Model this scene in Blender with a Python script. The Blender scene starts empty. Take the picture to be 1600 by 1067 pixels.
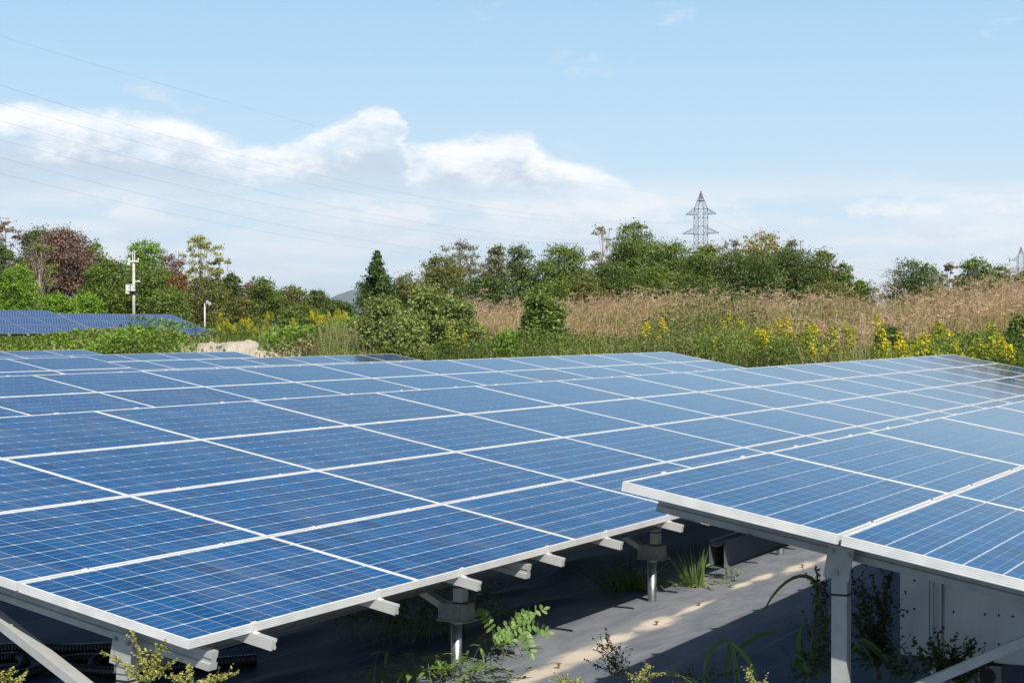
import bpy, bmesh, math, random
import numpy as np
from mathutils import Vector, Matrix
random.seed(7)
RNG = np.random.default_rng(11)
sc = bpy.context.scene
COL = sc.collection
R = math.radians

# ------------------------------------------------------------------ camera
CAM = np.array([-5.9488, -4.6476, 2.1669]); YAW = 0.4775014; PIT = -0.0096761; FPX = 2680.2
cam_d = bpy.data.cameras.new('camera'); cam = bpy.data.objects.new('camera', cam_d); COL.objects.link(cam)
cam.location = CAM; cam.rotation_euler = (math.pi/2+PIT, 0, YAW-math.pi/2)
cam_d.sensor_width = 36.0; cam_d.lens = FPX/1600*36; cam_d.clip_start = 0.1; cam_d.clip_end = 30000
sc.camera = cam

# ------------------------------------------------------------------ sky, sun, exposure
SX, SY = 0.72, 0.87                       # shadow shift per metre of height
SUN_EL = math.atan2(1, math.hypot(SX, SY)); SUN_AZ = math.atan2(-SY, -SX)   # direction TO the sun, from +x
sc.view_settings.view_transform = 'Standard'; sc.view_settings.look = 'None'
sc.view_settings.gamma = 1; sc.view_settings.exposure = 0.3
world = bpy.data.worlds.new('World'); sc.world = world; world.use_nodes = True
SKY_STRENGTH = 0.09
def build_world():
    nt = world.node_tree; N = nt.nodes; L = nt.links; N.clear()
    def new(t, **k):
        n = N.new(t)
        for a, b in k.items(): setattr(n, a, b)
        return n
    def val(x): 
        n = new('ShaderNodeValue'); n.outputs[0].default_value = x; return n.outputs[0]
    def math_(op, a, b=None, clamp=False):
        n = new('ShaderNodeMath', operation=op, use_clamp=clamp)
        for i, s in enumerate((a, b)):
            if s is None: continue
            if isinstance(s, (int, float)): n.inputs[i].default_value = s
            else: L.new(s, n.inputs[i])
        return n.outputs[0]
    def smooth(x, lo, hi):
        n = new('ShaderNodeMapRange', interpolation_type='SMOOTHSTEP')
        L.new(x, n.inputs[0])
        for i, s in ((1, lo), (2, hi)):
            if isinstance(s, (int, float)): n.inputs[i].default_value = s
            else: L.new(s, n.inputs[i])
        return n.outputs[0]
    def mixc(f, a, b):
        n = new('ShaderNodeMix', data_type='RGBA')
        if isinstance(f, (int, float)): n.inputs[0].default_value = f
        else: L.new(f, n.inputs[0])
        for i, s in ((6, a), (7, b)):
            if isinstance(s, tuple): n.inputs[i].default_value = (*s, 1)
            else: L.new(s, n.inputs[i])
        return n.outputs[2]
    sky = new('ShaderNodeTexSky', sky_type='NISHITA', sun_disc=False)
    sky.sun_elevation = SUN_EL; sky.sun_rotation = math.pi/2-SUN_AZ
    sky.altitude = 50; sky.air_density = 1.0; sky.dust_density = 0.6; sky.ozone_density = 1.4
    geo = new('ShaderNodeTexCoord'); sep = new('ShaderNodeSeparateXYZ'); L.new(geo.outputs['Generated'], sep.inputs[0])
    x, y, z = sep.outputs
    az = math_('MULTIPLY', math_('ARCTAN2', y, x), 180/math.pi)      # degrees from +x
    el = math_('MULTIPLY', math_('ARCSINE', z), 180/math.pi)
    cxy = new('ShaderNodeCombineXYZ'); L.new(az, cxy.inputs[0]); L.new(math_('MULTIPLY', el, 2.0), cxy.inputs[1])
    def noise(scale, detail=6, rough=0.55, off=0.0, dist=0.0):
        mp = new('ShaderNodeMapping'); mp.inputs['Location'].default_value = (off, off*1.7, off*.3); L.new(cxy.outputs[0], mp.inputs[0])
        n = new('ShaderNodeTexNoise'); n.inputs['Scale'].default_value = scale; n.inputs['Detail'].default_value = detail
        n.inputs['Roughness'].default_value = rough; n.inputs['Distortion'].default_value = dist
        L.new(mp.outputs[0], n.inputs['Vector']); return n.outputs[0]
    # cumulus bank: elevation of its top (deg) against azimuth (deg); goes on at like heights all round
    def px2(px, py): return YAW*180/math.pi-math.degrees(math.atan((px-800)/FPX)), math.degrees(math.atan((507.5-py)/FPX))
    prof = [(-900, 235), (-500, 190), (-200, 165), (0, 172), (110, 176), (210, 180), (300, 192), (350, 212), (415, 228), (450, 220), (500, 203), (540, 184), (575, 167), (606, 168), (626, 186), (636, 224), (680, 219), (760, 210), (822, 207), (842, 228), (900, 252), (960, 272), (1040, 300), (1400, 345), (1800, 330), (2300, 240)]
    P = sorted(px2(*q) for q in prof); a0, a1 = P[0][0], P[-1][0]; EM = 9.0
    fc = new('ShaderNodeFloatCurve'); cv = fc.mapping.curves[0]
    pts = [((a-a0)/(a1-a0), e/EM) for a, e in P]
    cv.points[0].location = pts[0]; cv.points[1].location = pts[-1]
    for q in pts[1:-1]: cv.points.new(*q)
    for q in cv.points: q.handle_type = 'AUTO'
    fc.mapping.update()
    warp = math_('MULTIPLY', math_('SUBTRACT', noise(.55, 5, .6, 3.1), .5), 1.6)
    azw = math_('ADD', az, warp)
    L.new(math_('DIVIDE', math_('SUBTRACT', azw, a0), a1-a0, True), fc.inputs['Value'])
    top = math_('MULTIPLY', fc.outputs[0], EM)
    puff = math_('MULTIPLY', math_('SUBTRACT', noise(.9, 8, .62, 8.3), .5), .85)
    topn = math_('ADD', top, puff)
    depth = math_('SUBTRACT', topn, el)                     # degrees below the top
    m1 = smooth(depth, -.08, .36)
    base = math_('ADD', 4.55, math_('MULTIPLY', math_('SUBTRACT', noise(.25, 4, .5, 1.7), .5), 1.2))
    m2 = smooth(math_('SUBTRACT', el, base), -.55, .55)
    thin = smooth(noise(.42, 6, .6, 30.0), .32, .56)
    cumulus = math_('MULTIPLY', math_('MULTIPLY', m1, math_('ADD', .16, math_('MULTIPLY', m2, .84))), math_('ADD', .45, math_('MULTIPLY', thin, .55)))
    # thin layered cloud under it
    str_n = noise(.16, 6, .55, 5.5)
    mpn = new('ShaderNodeMapping'); mpn.inputs['Scale'].default_value = (.42, 1.5, 1); L.new(cxy.outputs[0], mpn.inputs[0])
    sn = new('ShaderNodeTexNoise'); sn.inputs['Scale'].default_value = .34; sn.inputs['Detail'].default_value = 8; sn.inputs['Roughness'].default_value = .56; L.new(mpn.outputs[0], sn.inputs['Vector'])
    strat = math_('MULTIPLY', smooth(sn.outputs[0], .36, .62), math_('MULTIPLY', smooth(el, 5.4, 3.6), smooth(el, -.2, 1.6)))
    # a few wisps above
    rlow = math_('MULTIPLY', math_('MULTIPLY', smooth(noise(.5, 7, .58, 44.0), .47, .60), smooth(el, 4.6, 3.6)), math_('MULTIPLY', smooth(el, 2.2, 2.9), .75))
    wz = math_('MULTIPLY', smooth(noise(.30, 6, .6, 23.5), .60, .76), math_('MULTIPLY', smooth(el, 14, 9), .5))
    k = 1/SKY_STRENGTH
    shade_n = noise(.7, 6, .6, 12.0)
    low = smooth(math_('ADD', depth, math_('MULTIPLY', math_('SUBTRACT', shade_n, .5), 3.4)), .35, 1.9)
    ccol = mixc(low, (.85*k, .86*k, .87*k), (.51*k, .59*k, .70*k))
    # haze: pale air towards the horizon
    hz = smooth(el, 20, 8.0)
    pale = mixc(smooth(el, 0.0, 12.0), (.60*k, .715*k, .81*k), (.345*k, .565*k, .775*k))
    air = mixc(math_('MULTIPLY', hz, .97), sky.outputs[0], pale)
    c = mixc(math_('MULTIPLY', strat, .85), air, (.72*k, .765*k, .81*k))
    c = mixc(rlow, c, mixc(smooth(el, 3.0, 3.8), (.60*k, .67*k, .76*k), (.80*k, .81*k, .83*k)))
    c = mixc(wz, c, (.66*k, .70*k, .74*k))
    c = mixc(math_('MULTIPLY', cumulus, .94), c, ccol)
    bg = new('ShaderNodeBackground'); bg.inputs['Strength'].default_value = SKY_STRENGTH; L.new(c, bg.inputs[0])
    out = new('ShaderNodeOutputWorld'); L.new(bg.outputs[0], out.inputs[0])
build_world()
sun_d = bpy.data.lights.new('sun', 'SUN'); sun = bpy.data.objects.new('sun', sun_d); COL.objects.link(sun)
sun_d.energy = 5.0; sun_d.angle = R(0.53); sun_d.color = (1, .94, .84)
sun.rotation_euler = Vector((SX, SY, -1)).to_track_quat('-Z', 'Y').to_euler()
sun.location = (-30, -40, 60)

# ------------------------------------------------------------------ helpers
FW = np.array([math.cos(PIT)*math.cos(YAW), math.cos(PIT)*math.sin(YAW), math.sin(PIT)])
RT = np.array([math.sin(YAW), -math.cos(YAW), 0]); UP = np.cross(RT, FW)
def at(px, py, F): return CAM+F*(FW+RT*(px-800)/FPX-UP*(py-533.5)/FPX)      # where a sight line meets a given depth
def depth_of(p): return float((np.asarray(p)-CAM)@FW)
def sstep(a, b, x):
    t = np.clip((np.asarray(x, float)-a)/(b-a), 0, 1); return t*t*(3-2*t)

def mesh_from(name, V, faces_list, attr=None, uv=None, smooth=False):
    """faces_list: list of int arrays (n,k) with the same or different k."""
    me = bpy.data.meshes.new(name); V = np.asarray(V, np.float32)
    me.vertices.add(len(V)); me.vertices.foreach_set('co', V.ravel())
    idx = np.concatenate([np.asarray(f, np.int32).ravel() for f in faces_list])
    tot = np.concatenate([np.full(len(f), np.asarray(f).shape[1], np.int32) for f in faces_list])
    st = np.concatenate([[0], np.cumsum(tot)[:-1]]).astype(np.int32)
    me.loops.add(len(idx)); me.loops.foreach_set('vertex_index', idx)
    me.polygons.add(len(tot)); me.polygons.foreach_set('loop_start', st)
    try: me.polygons.foreach_set('loop_total', tot)
    except Exception: pass
    if attr is not None:
        a = me.attributes.new('tint', 'FLOAT_COLOR', 'POINT')
        c = np.ones((len(V), 4), np.float32); c[:, :3] = attr; a.data.foreach_set('color', c.ravel())
    me.update(calc_edges=True)
    if smooth: me.polygons.foreach_set('use_smooth', np.ones(len(tot), bool))
    return me

class MB:
    def __init__(s): s.v = []; s.f = []; s.n = 0
    def add(s, V, Fs):
        V = np.asarray(V, float).reshape(-1, 3); s.v.append(V)
        for f in Fs: s.f.append([i+s.n for i in f])
        s.n += len(V); return s
    def box(s, c, d, M=None):
        x, y, z = np.array(d)/2
        V = np.array([[a, b, e] for e in (-z, z) for b in (-y, y) for a in (-x, x)])
        if M is not None: V = V@np.array(M.to_3x3()).T
        return s.add(V+np.array(c), [(0, 2, 3, 1), (4, 5, 7, 6), (0, 1, 5, 4), (2, 6, 7, 3), (0, 4, 6, 2), (1, 3, 7, 5)])
    def extrude(s, prof, p0, p1, up=(0, 0, 1), cap=True):
        """prof: list of (side, up) points, swept from p0 to p1."""
        p0 = np.array(p0, float); p1 = np.array(p1, float); d = p1-p0; d /= np.linalg.norm(d)
        up = np.array(up, float); sd = np.cross(d, up); sd /= np.linalg.norm(sd); u = np.cross(sd, d)
        ring = np.array([sd*a+u*b for a, b in prof]); n = len(prof)
        F = [(i, (i+1) % n, n+(i+1) % n, n+i) for i in range(n)]
        if cap: F += [tuple(range(n))[::-1], tuple(range(n, 2*n))]
        return s.add(np.concatenate([p0+ring, p1+ring]), F)
    def tube(s, pts, rad, n=6, cap=True):
        pts = np.asarray(pts, float); m = len(pts); rad = np.broadcast_to(np.asarray(rad, float), (m,))
        T = np.gradient(pts, axis=0); T /= np.linalg.norm(T, axis=1)[:, None]+1e-12
        ref = np.array([0, 0, 1.]) if abs(T[0][2]) < .9 else np.array([1., 0, 0])
        a = np.linspace(0, 2*np.pi, n, endpoint=False); V = []
        for i in range(m):
            s1 = np.cross(T[i], ref); s1 /= np.linalg.norm(s1); s2 = np.cross(s1, T[i]); ref = s2 if abs(s2@T[min(i+1, m-1)]) < .95 else ref
            V.append(pts[i]+rad[i]*(np.cos(a)[:, None]*s1+np.sin(a)[:, None]*s2))
        F = [(i*n+k, i*n+(k+1) % n, (i+1)*n+(k+1) % n, (i+1)*n+k) for i in range(m-1) for k in range(n)]
        if cap: F += [tuple(range(n))[::-1], tuple(range((m-1)*n, m*n))]
        return s.add(np.concatenate(V), F)
    def mesh(s, name, smooth=False):
        me = bpy.data.meshes.new(name); me.from_pydata(np.concatenate(s.v).tolist(), [], s.f); me.update()
        if smooth: me.polygons.foreach_set('use_smooth', np.ones(len(me.polygons), bool))
        return me

def obj(name, me, mat=None, parent=None, loc=None):
    o = bpy.data.objects.new(name, me); COL.objects.link(o)
    if mat is not None and me is not None and len(me.materials) == 0: me.materials.append(mat)
    if parent is not None: o.parent = parent
    if loc is not None: o.location = loc
    return o
def tag(o, label=None, cat=None, group=None, kind=None):
    if label: o['label'] = label
    if cat: o['category'] = cat
    if group: o['group'] = group
    if kind: o['kind'] = kind
    return o
def thing(name, label, cat, loc=(0, 0, 0), rz=0, group=None):
    o = bpy.data.objects.new(name, None); COL.objects.link(o); o.location = loc; o.rotation_euler = (0, 0, rz); o.empty_display_size = .2
    return tag(o, label, cat, group)
def copy_tree(o, parent=None):
    c = o.copy(); COL.objects.link(c)
    if parent is not None: c.parent = parent
    for ch in o.children: copy_tree(ch, c)
    return c

# ------------------------------------------------------------------ materials
MATS = {}
def mat(name, col=(.5, .5, .5), rough=.6, metal=0.0, spec=.5, build=None):
    m = bpy.data.materials.new(name); m.use_nodes = True
    b = m.node_tree.nodes['Principled BSDF']
    b.inputs['Base Color'].default_value = (*col, 1); b.inputs['Roughness'].default_value = rough
    b.inputs['Metallic'].default_value = metal; b.inputs['Specular IOR Level'].default_value = spec
    if build: build(m.node_tree, b)
    MATS[name] = m; return m
def nd(nt, t, ins=None, **k):
    n = nt.nodes.new(t)
    for a, b in k.items(): setattr(n, a, b)
    if ins:
        for i, s in ins.items():
            if isinstance(s, bpy.types.NodeSocket): nt.links.new(s, n.inputs[i])
            else: n.inputs[i].default_value = s
    return n
def mth(nt, op, a, b=0.0, clamp=False): return nd(nt, 'ShaderNodeMath', {0: a, 1: b}, operation=op, use_clamp=clamp).outputs[0]
def mix(nt, f, a, b, mode='MIX'):
    a = (*a, 1) if isinstance(a, tuple) and len(a) == 3 else a; b = (*b, 1) if isinstance(b, tuple) and len(b) == 3 else b
    return nd(nt, 'ShaderNodeMix', {0: f, 6: a, 7: b}, data_type='RGBA', blend_type=mode).outputs[2]
def maprange(nt, x, a, b, c=0., d=1., sm=True): return nd(nt, 'ShaderNodeMapRange', {0: x, 1: a, 2: b, 3: c, 4: d}, interpolation_type='SMOOTHSTEP' if sm else 'LINEAR').outputs[0]
def objco(nt): return nd(nt, 'ShaderNodeTexCoord').outputs['Object']
def noise(nt, vec, scale, detail=4, rough=.55): return nd(nt, 'ShaderNodeTexNoise', {'Vector': vec, 'Scale': scale, 'Detail': detail, 'Roughness': rough}).outputs[0]
def bump(nt, b, h, strength=.3, dist=.01):
    n = nd(nt, 'ShaderNodeBump', {'Height': h, 'Strength': strength, 'Distance': dist}); nt.links.new(n.outputs[0], b.inputs['Normal'])

def _alu(c1, c2, sc_):
    def f(nt, b):
        v = objco(nt); n = noise(nt, v, sc_, 5)
        nt.links.new(mix(nt, maprange(nt, n, .35, .7), c1, c2), b.inputs['Base Color'])
        nt.links.new(maprange(nt, n, .3, .7, .34, .5), b.inputs['Roughness'])
    return f
mat('frame_aluminium', rough=.4, metal=.0, spec=.5, build=_alu((.66, .665, .66), (.55, .56, .56), 9))
mat('rail_aluminium', rough=.45, metal=.3, build=_alu((.60, .60, .575), (.50, .505, .485), 14))
mat('shaded_aluminium', rough=.5, metal=.2, build=_alu((.43, .44, .425), (.36, .37, .355), 14))  # darker copy of the rail metal, standing in for shade under the tables
mat('galvanised_steel', rough=.45, metal=.5, build=_alu((.20, .21, .205), (.27, .28, .275), 30))
mat('pile_steel', rough=.3, metal=.9, build=_alu((.28, .29, .29), (.36, .36, .355), 18))
mat('bolt_steel', (.35, .34, .31), .35, .8)
mat('frame_dark', (.20, .24, .32), .4)
mat('solar_cell_grey', (.032, .075, .185), .25, 0, .5)
mat('dark_joint', (.03, .03, .03), .7)
def ar_glass(nt, b, d):
    # anti-reflective solar glass: weaker at steep angles, mirror-like only when grazing
    fr_ = nd(nt, 'ShaderNodeFresnel', {'IOR': 1.5}).outputs[0]
    gl = nd(nt, 'ShaderNodeBsdfGlossy', {'Roughness': maprange(nt, d, .3, .8, .07, .16)})
    ms = nd(nt, 'ShaderNodeMixShader', {0: mth(nt, 'MINIMUM', mth(nt, 'MULTIPLY', mth(nt, 'POWER', fr_, 2.3), 2.45), .72), 1: b.outputs[0], 2: gl.outputs[0]})
    nt.links.new(ms.outputs[0], nt.nodes['Material Output'].inputs[0])
def _cell(nt, b):
    oi = nd(nt, 'ShaderNodeObjectInfo'); rnd = oi.outputs['Random']
    at_ = nd(nt, 'ShaderNodeAttribute', attribute_name='tint'); ss = nd(nt, 'ShaderNodeSeparateColor', {0: at_.outputs['Color']})
    w = nd(nt, 'ShaderNodeTexWhiteNoise', {'W': mth(nt, 'ADD', mth(nt, 'MULTIPLY', rnd, 91.7), mth(nt, 'MULTIPLY', ss.outputs[0], 37.3))}, noise_dimensions='1D').outputs['Value']
    v = nd(nt, 'ShaderNodeNewGeometry').outputs['Position']
    # polycrystalline grain, drawn out a little
    vor = nd(nt, 'ShaderNodeTexVoronoi', {'Vector': v, 'Scale': 70.}).outputs['Color']
    g = nd(nt, 'ShaderNodeSeparateColor', {0: vor}).outputs[0]
    t = mth(nt, 'ADD', mth(nt, 'MULTIPLY', w, .55), mth(nt, 'MULTIPLY', g, .45))
    c = mix(nt, t, (.003, .054, .165), (.009, .098, .262))
    # per-panel tone: most blue, a few greyer
    gry = maprange(nt, rnd, .80, 1.0)
    c = mix(nt, mth(nt, 'MULTIPLY', gry, .45), c, (.018, .042, .105))
    # dust film, heavier in patches
    d = noise(nt, nd(nt, 'ShaderNodeMapping', {0: v, 3: (2.2, .8, .8)}).outputs[0], 1.3, 7, .65)
    c = mix(nt, maprange(nt, d, .40, .78, 0.0, .17), c, (.30, .32, .33))
    # busbars: three fine lines along each cell
    yy = nd(nt, 'ShaderNodeSeparateXYZ', {0: objco(nt)}).outputs[1]
    fr = mth(nt, 'FRACT', mth(nt, 'MULTIPLY', mth(nt, 'ADD', yy, 5.), 1/.0537))
    bar = mth(nt, 'LESS_THAN', mth(nt, 'ABSOLUTE', mth(nt, 'SUBTRACT', fr, .5)), .022)
    c = mix(nt, mth(nt, 'MULTIPLY', bar, .5), c, (.45, .48, .52))
    nt.links.new(c, b.inputs['Base Color']); b.inputs['Roughness'].default_value = .6; b.inputs['Specular IOR Level'].default_value = 0.0
    ar_glass(nt, b, d)
def _bs(nt, b):
    v = objco(nt); n = noise(nt, v, 6, 4)
    nt.links.new(mix(nt, maprange(nt, n, .4, .75), (.60, .65, .71), (.50, .55, .60)), b.inputs['Base Color']); b.inputs['Specular IOR Level'].default_value = 0.; ar_glass(nt, b, n)
mat('backsheet_white', rough=.16, spec=.4, build=_bs)
mat('solar_cell', rough=.14, spec=.5, build=_cell)

def _tinted(transl=.3, rough=.55, spec=.3):
    def f(nt, b):
        a = nd(nt, 'ShaderNodeAttribute', attribute_name='tint').outputs['Color']
        nt.links.new(a, b.inputs['Base Color']); b.inputs['Roughness'].default_value = rough; b.inputs['Specular IOR Level'].default_value = spec
        tr = nd(nt, 'ShaderNodeBsdfTranslucent', {0: mix(nt, 1.0, a, (1.35, 1.5, .55), 'MULTIPLY')})
        ms = nd(nt, 'ShaderNodeMixShader', {0: transl, 1: b.outputs[0], 2: tr.outputs[0]})
        nt.links.new(ms.outputs[0], nt.nodes['Material Output'].inputs[0])
    return f
mat('leaves', build=_tinted(.30, .5, .35))
mat('dry_grass', build=_tinted(.25, .7, .15))
mat('flowers', build=_tinted(.2, .7, .15))
def _bark(nt, b):
    v = objco(nt); n = noise(nt, nd(nt, 'ShaderNodeMapping', {0: v, 3: (6, 6, 1.5)}).outputs[0], 3, 6, .6)
    oi = nd(nt, 'ShaderNodeObjectInfo').outputs['Random']
    c = mix(nt, maprange(nt, n, .3, .7), (.06, .045, .035), (.17, .14, .11))
    nt.links.new(c, b.inputs['Base Color']); bump(nt, b, n, .6, .02)
mat('bark', rough=.85, spec=.15, build=_bark)
def _pale(nt, b):
    v = objco(nt); n = noise(nt, nd(nt, 'ShaderNodeMapping', {0: v, 3: (6, 6, 1.5)}).outputs[0], 3, 6, .6)
    nt.links.new(mix(nt, maprange(nt, n, .3, .7), (.24, .20, .17), (.46, .42, .37)), b.inputs['Base Color'])
mat('pale_bark', rough=.85, spec=.15, build=_pale)
def _sheet(nt, b):
    v = objco(nt); s = nd(nt, 'ShaderNodeSeparateXYZ', {0: v}); x, y = s.outputs[0], s.outputs[1]
    n1 = noise(nt, v, 1.3, 6, .6); n2 = noise(nt, nd(nt, 'ShaderNodeMapping', {0: v, 3: (1, 3.2, 1)}).outputs[0], 2.0, 7, .65)
    base = mix(nt, maprange(nt, n1, .3, .75), (.022, .047, .084), (.040, .068, .108))  # navy tint puts the blue of the table shadows into the base
    base = mix(nt, maprange(nt, n2, .5, .8, 0, .35), base, (.075, .095, .12))
    # sunlit strip between the two front tables painted pale; navy base stands for shade
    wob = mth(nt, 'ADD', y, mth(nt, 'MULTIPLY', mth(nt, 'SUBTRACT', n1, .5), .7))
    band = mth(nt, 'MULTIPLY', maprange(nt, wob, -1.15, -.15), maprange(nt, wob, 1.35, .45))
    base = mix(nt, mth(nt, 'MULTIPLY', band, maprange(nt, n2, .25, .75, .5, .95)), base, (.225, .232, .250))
    # woven marker threads every 0.3 m along the roll
    fr = mth(nt, 'FRACT', mth(nt, 'MULTIPLY', mth(nt, 'ADD', y, 30.1), 1/.30))
    ln = mth(nt, 'LESS_THAN', mth(nt, 'ABSOLUTE', mth(nt, 'SUBTRACT', fr, .5)), .014)
    brk = maprange(nt, noise(nt, nd(nt, 'ShaderNodeMapping', {0: v, 3: (1.4, 3, 1)}).outputs[0], 1.0, 3), .42, .58)
    base = mix(nt, mth(nt, 'MULTIPLY', mth(nt, 'MULTIPLY', ln, brk), .55), base, (.22, .32, .25))
    # washed-in sand: long soft drifts at the pegs
    sand = None
    for (sx, sy, lx, ly) in SAND:
        dx = mth(nt, 'DIVIDE', mth(nt, 'SUBTRACT', x, sx), lx); dy = mth(nt, 'DIVIDE', mth(nt, 'SUBTRACT', y, sy), ly)
        r2 = mth(nt, 'ADD', mth(nt, 'MULTIPLY', dx, dx), mth(nt, 'MULTIPLY', dy, dy))
        g = mth(nt, 'POWER', 2.718, mth(nt, 'MULTIPLY', r2, -1.0)); sand = g if sand is None else mth(nt, 'MAXIMUM', sand, g)
    n3 = noise(nt, nd(nt, 'ShaderNodeMapping', {0: v, 3: (2.2, 8, 1)}).outputs[0], 2.2, 7, .65)
    sm = maprange(nt, mth(nt, 'ADD', sand, mth(nt, 'MULTIPLY', mth(nt, 'SUBTRACT', n3, .5), .9)), .30, .95)
    base = mix(nt, mth(nt, 'MULTIPLY', sm, .9), base, (.60, .52, .42))
    nt.links.new(base, b.inputs['Base Color'])
    nt.links.new(maprange(nt, sm, 0, 1, .66, .9), b.inputs['Roughness'])
    wv = nd(nt, 'ShaderNodeTexNoise', {'Vector': v, 'Scale': 160.0, 'Detail': 2.0}).outputs[0]
    bump(nt, b, mth(nt, 'ADD', mth(nt, 'MULTIPLY', n2, 1.0), mth(nt, 'MULTIPLY', wv, .12)), .5, .02)
def gpt(px, py, z=0.0):
    d = FW+RT*(px-800)/FPX-UP*(py-533.5)/FPX; t = (z-CAM[2])/d[2]; return CAM+d*t
SAND = []
for px, py, lx, ly in ((835, 1055, .8, .13), (915, 1022, .55, .16), (962, 998, .35, .10), (1026, 974, .42, .12), (1085, 950, .5, .05), (1192, 903, .35, .07), (1250, 886, .55, .10), (1160, 915, .3, .06), (1300, 868, .5, .08)):
    q = gpt(px, py); SAND.append((q[0], q[1], lx*1.0, ly*1.05))
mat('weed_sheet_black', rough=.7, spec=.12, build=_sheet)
def _soil(nt, b):
    v = objco(nt); n = noise(nt, v, .25, 8, .65)
    nt.links.new(mix(nt, maprange(nt, n, .35, .65), (.05, .06, .022), (.14, .115, .06)), b.inputs['Base Color']); bump(nt, b, n, .5, .1)
mat('soil', rough=.95, spec=.1, build=_soil)
def _pile(nt, b):
    v = objco(nt); n = noise(nt, v, 3, 8, .7); n2 = noise(nt, v, 30, 4, .7)
    nt.links.new(mix(nt, n, (.44, .37, .28), (.66, .60, .50)), b.inputs['Base Color']); bump(nt, b, mth(nt, 'ADD', n, n2), .8, .08)
mat('sand', rough=.95, spec=.1, build=_pile)
mat('concrete_pole', rough=.85, build=_alu((.40, .38, .34), (.52, .50, .46), 6))
mat('painted_white', (.58, .59, .58), .45)
mat('pylon_steel', (.075, .08, .09), .6, .3)
mat('pylon_red', (.55, .16, .05), .6)
mat('pylon_white', (.75, .74, .72), .6)
mat('wire', (.10, .10, .11), .5, .5)
mat('conduit_black', (.012, .012, .013), .42, 0, .5)
mat('black_plastic', (.012, .012, .012), .5)
mat('lens', (.5, .55, .6), .15)
mat('ceramic', (.6, .6, .58), .3)
def _cab(nt, b):
    v = objco(nt); n = noise(nt, v, 2.4, 6, .65); n2 = noise(nt, nd(nt, 'ShaderNodeMapping', {0: v, 3: (1, 1, .25)}).outputs[0], 9, 4)
    c = mix(nt, maprange(nt, n, .35, .75), (.74, .76, .76), (.62, .65, .66)); c = mix(nt, maprange(nt, n2, .55, .8, 0, .3), c, (.40, .39, .37))
    nt.links.new(c, b.inputs['Base Color'])
mat('cabinet_sheet', rough=.5, metal=.25, build=_cab)
mat('orange_peg', (.22, .10, .05), .6)
mat('hill', (.13, .16, .15), .9)

# ------------------------------------------------------------------ terrain
def xb(y): return 33+7.6*sstep(5, 13, y)
def terrain(x, y):
    x = np.asarray(x, float); y = np.asarray(y, float)
    d = np.maximum(x-xb(y), y-37.5)
    lat = (x-CAM[0])*RT[0]+(y-CAM[1])*RT[1]
    F = (x-CAM[0])*FW[0]+(y-CAM[1])*FW[1]
    right = sstep(-12, 2, lat)
    h = (1.15+.55*right)*sstep(0, 20, d)+.5*sstep(18, 70, d)
    h = h+.80*np.exp(-((F-67)/5.5)**2)*(1-right)*sstep(0, 6, d)
    h = h+sstep(2, 12, d)*(.16*np.sin(x*.31+y*.17)+.12*np.sin(y*.53-x*.21+1.3)+.05*np.sin(x*1.3+y*.9))
    return h
def build_ground():
    g = np.concatenate([-np.geomspace(9000, 60, 22), np.linspace(-50, 150, 161), np.geomspace(160, 9000, 24)])
    X, Y = np.meshgrid(g+10, g+10, indexing='ij'); Z = terrain(X, Y)-.03
    n = len(g); V = np.stack([X, Y, Z], -1).reshape(-1, 3)
    i, j = np.meshgrid(np.arange(n-1), np.arange(n-1), indexing='ij'); a = (i*n+j).ravel()
    me = mesh_from('ground', V, [np.stack([a, a+n, a+n+1, a+1], 1)], smooth=True)
    tag(obj('ground', me, MATS['soil']), kind='structure')
    # black weed-control sheet: fine mesh in front, coarse behind, with shallow wrinkles along the rolls
    gx = np.concatenate([np.linspace(-7, 0, 12), np.arange(.12, 13, .12), np.linspace(13.3, 41, 45)])
    gy = np.concatenate([np.linspace(-9, -4, 10), np.arange(-3.94, 7, .06), np.linspace(7.3, 37.2, 50)])
    X, Y = np.meshgrid(gx, gy, indexing='ij')
    ph = RNG.uniform(0, 6.28, 12); Z = np.zeros_like(X)
    for k in range(12):
        fx = RNG.uniform(.2, 1.1); fy = RNG.uniform(2.0, 7.0); Z += .006*np.sin(fx*X+fy*Y+ph[k])*(.5+.5*np.sin(.8*X+.4*Y+ph[-k]))
    # a few sharper folds under the front table
    for (x0, y0, x1, y1, hgt, w) in ((1.2, 1.35, 6.5, 1.15, .07, .10), (2.0, 2.1, 7.0, 2.5, .05, .12), (.2, 1.9, 2.6, 2.6, .05, .10), (4.0, 1.7, 9.5, 1.9, .04, .09)):
        t = np.clip((X-x0)/(x1-x0), 0, 1); yc = y0+(y1-y0)*t+.10*np.sin(X*2.3+y0)
        Z += hgt*np.exp(-((Y-yc)/w)**2)*np.sin(np.pi*t)**.7*(.6+.4*np.sin(3.1*X+y1))
    Z = Z*(1-np.clip(terrain(X, Y)*5, 0, 1))+.008+np.maximum(terrain(X, Y), 0)*1.0
    n = len(gy); V = np.stack([X, Y, Z], -1).reshape(-1, 3)
    i, j = np.meshgrid(np.arange(len(gx)-1), np.arange(n-1), indexing='ij'); a = (i*n+j).ravel()
    keep = (X[:-1, :-1].ravel() < xb(Y[:-1, :-1].ravel())+.5)
    a = a[keep]
    me = mesh_from('weed_control_sheet', V, [np.stack([a, a+n, a+n+1, a+1], 1)], smooth=True)
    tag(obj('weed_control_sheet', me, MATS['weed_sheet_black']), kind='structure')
build_ground()
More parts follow.
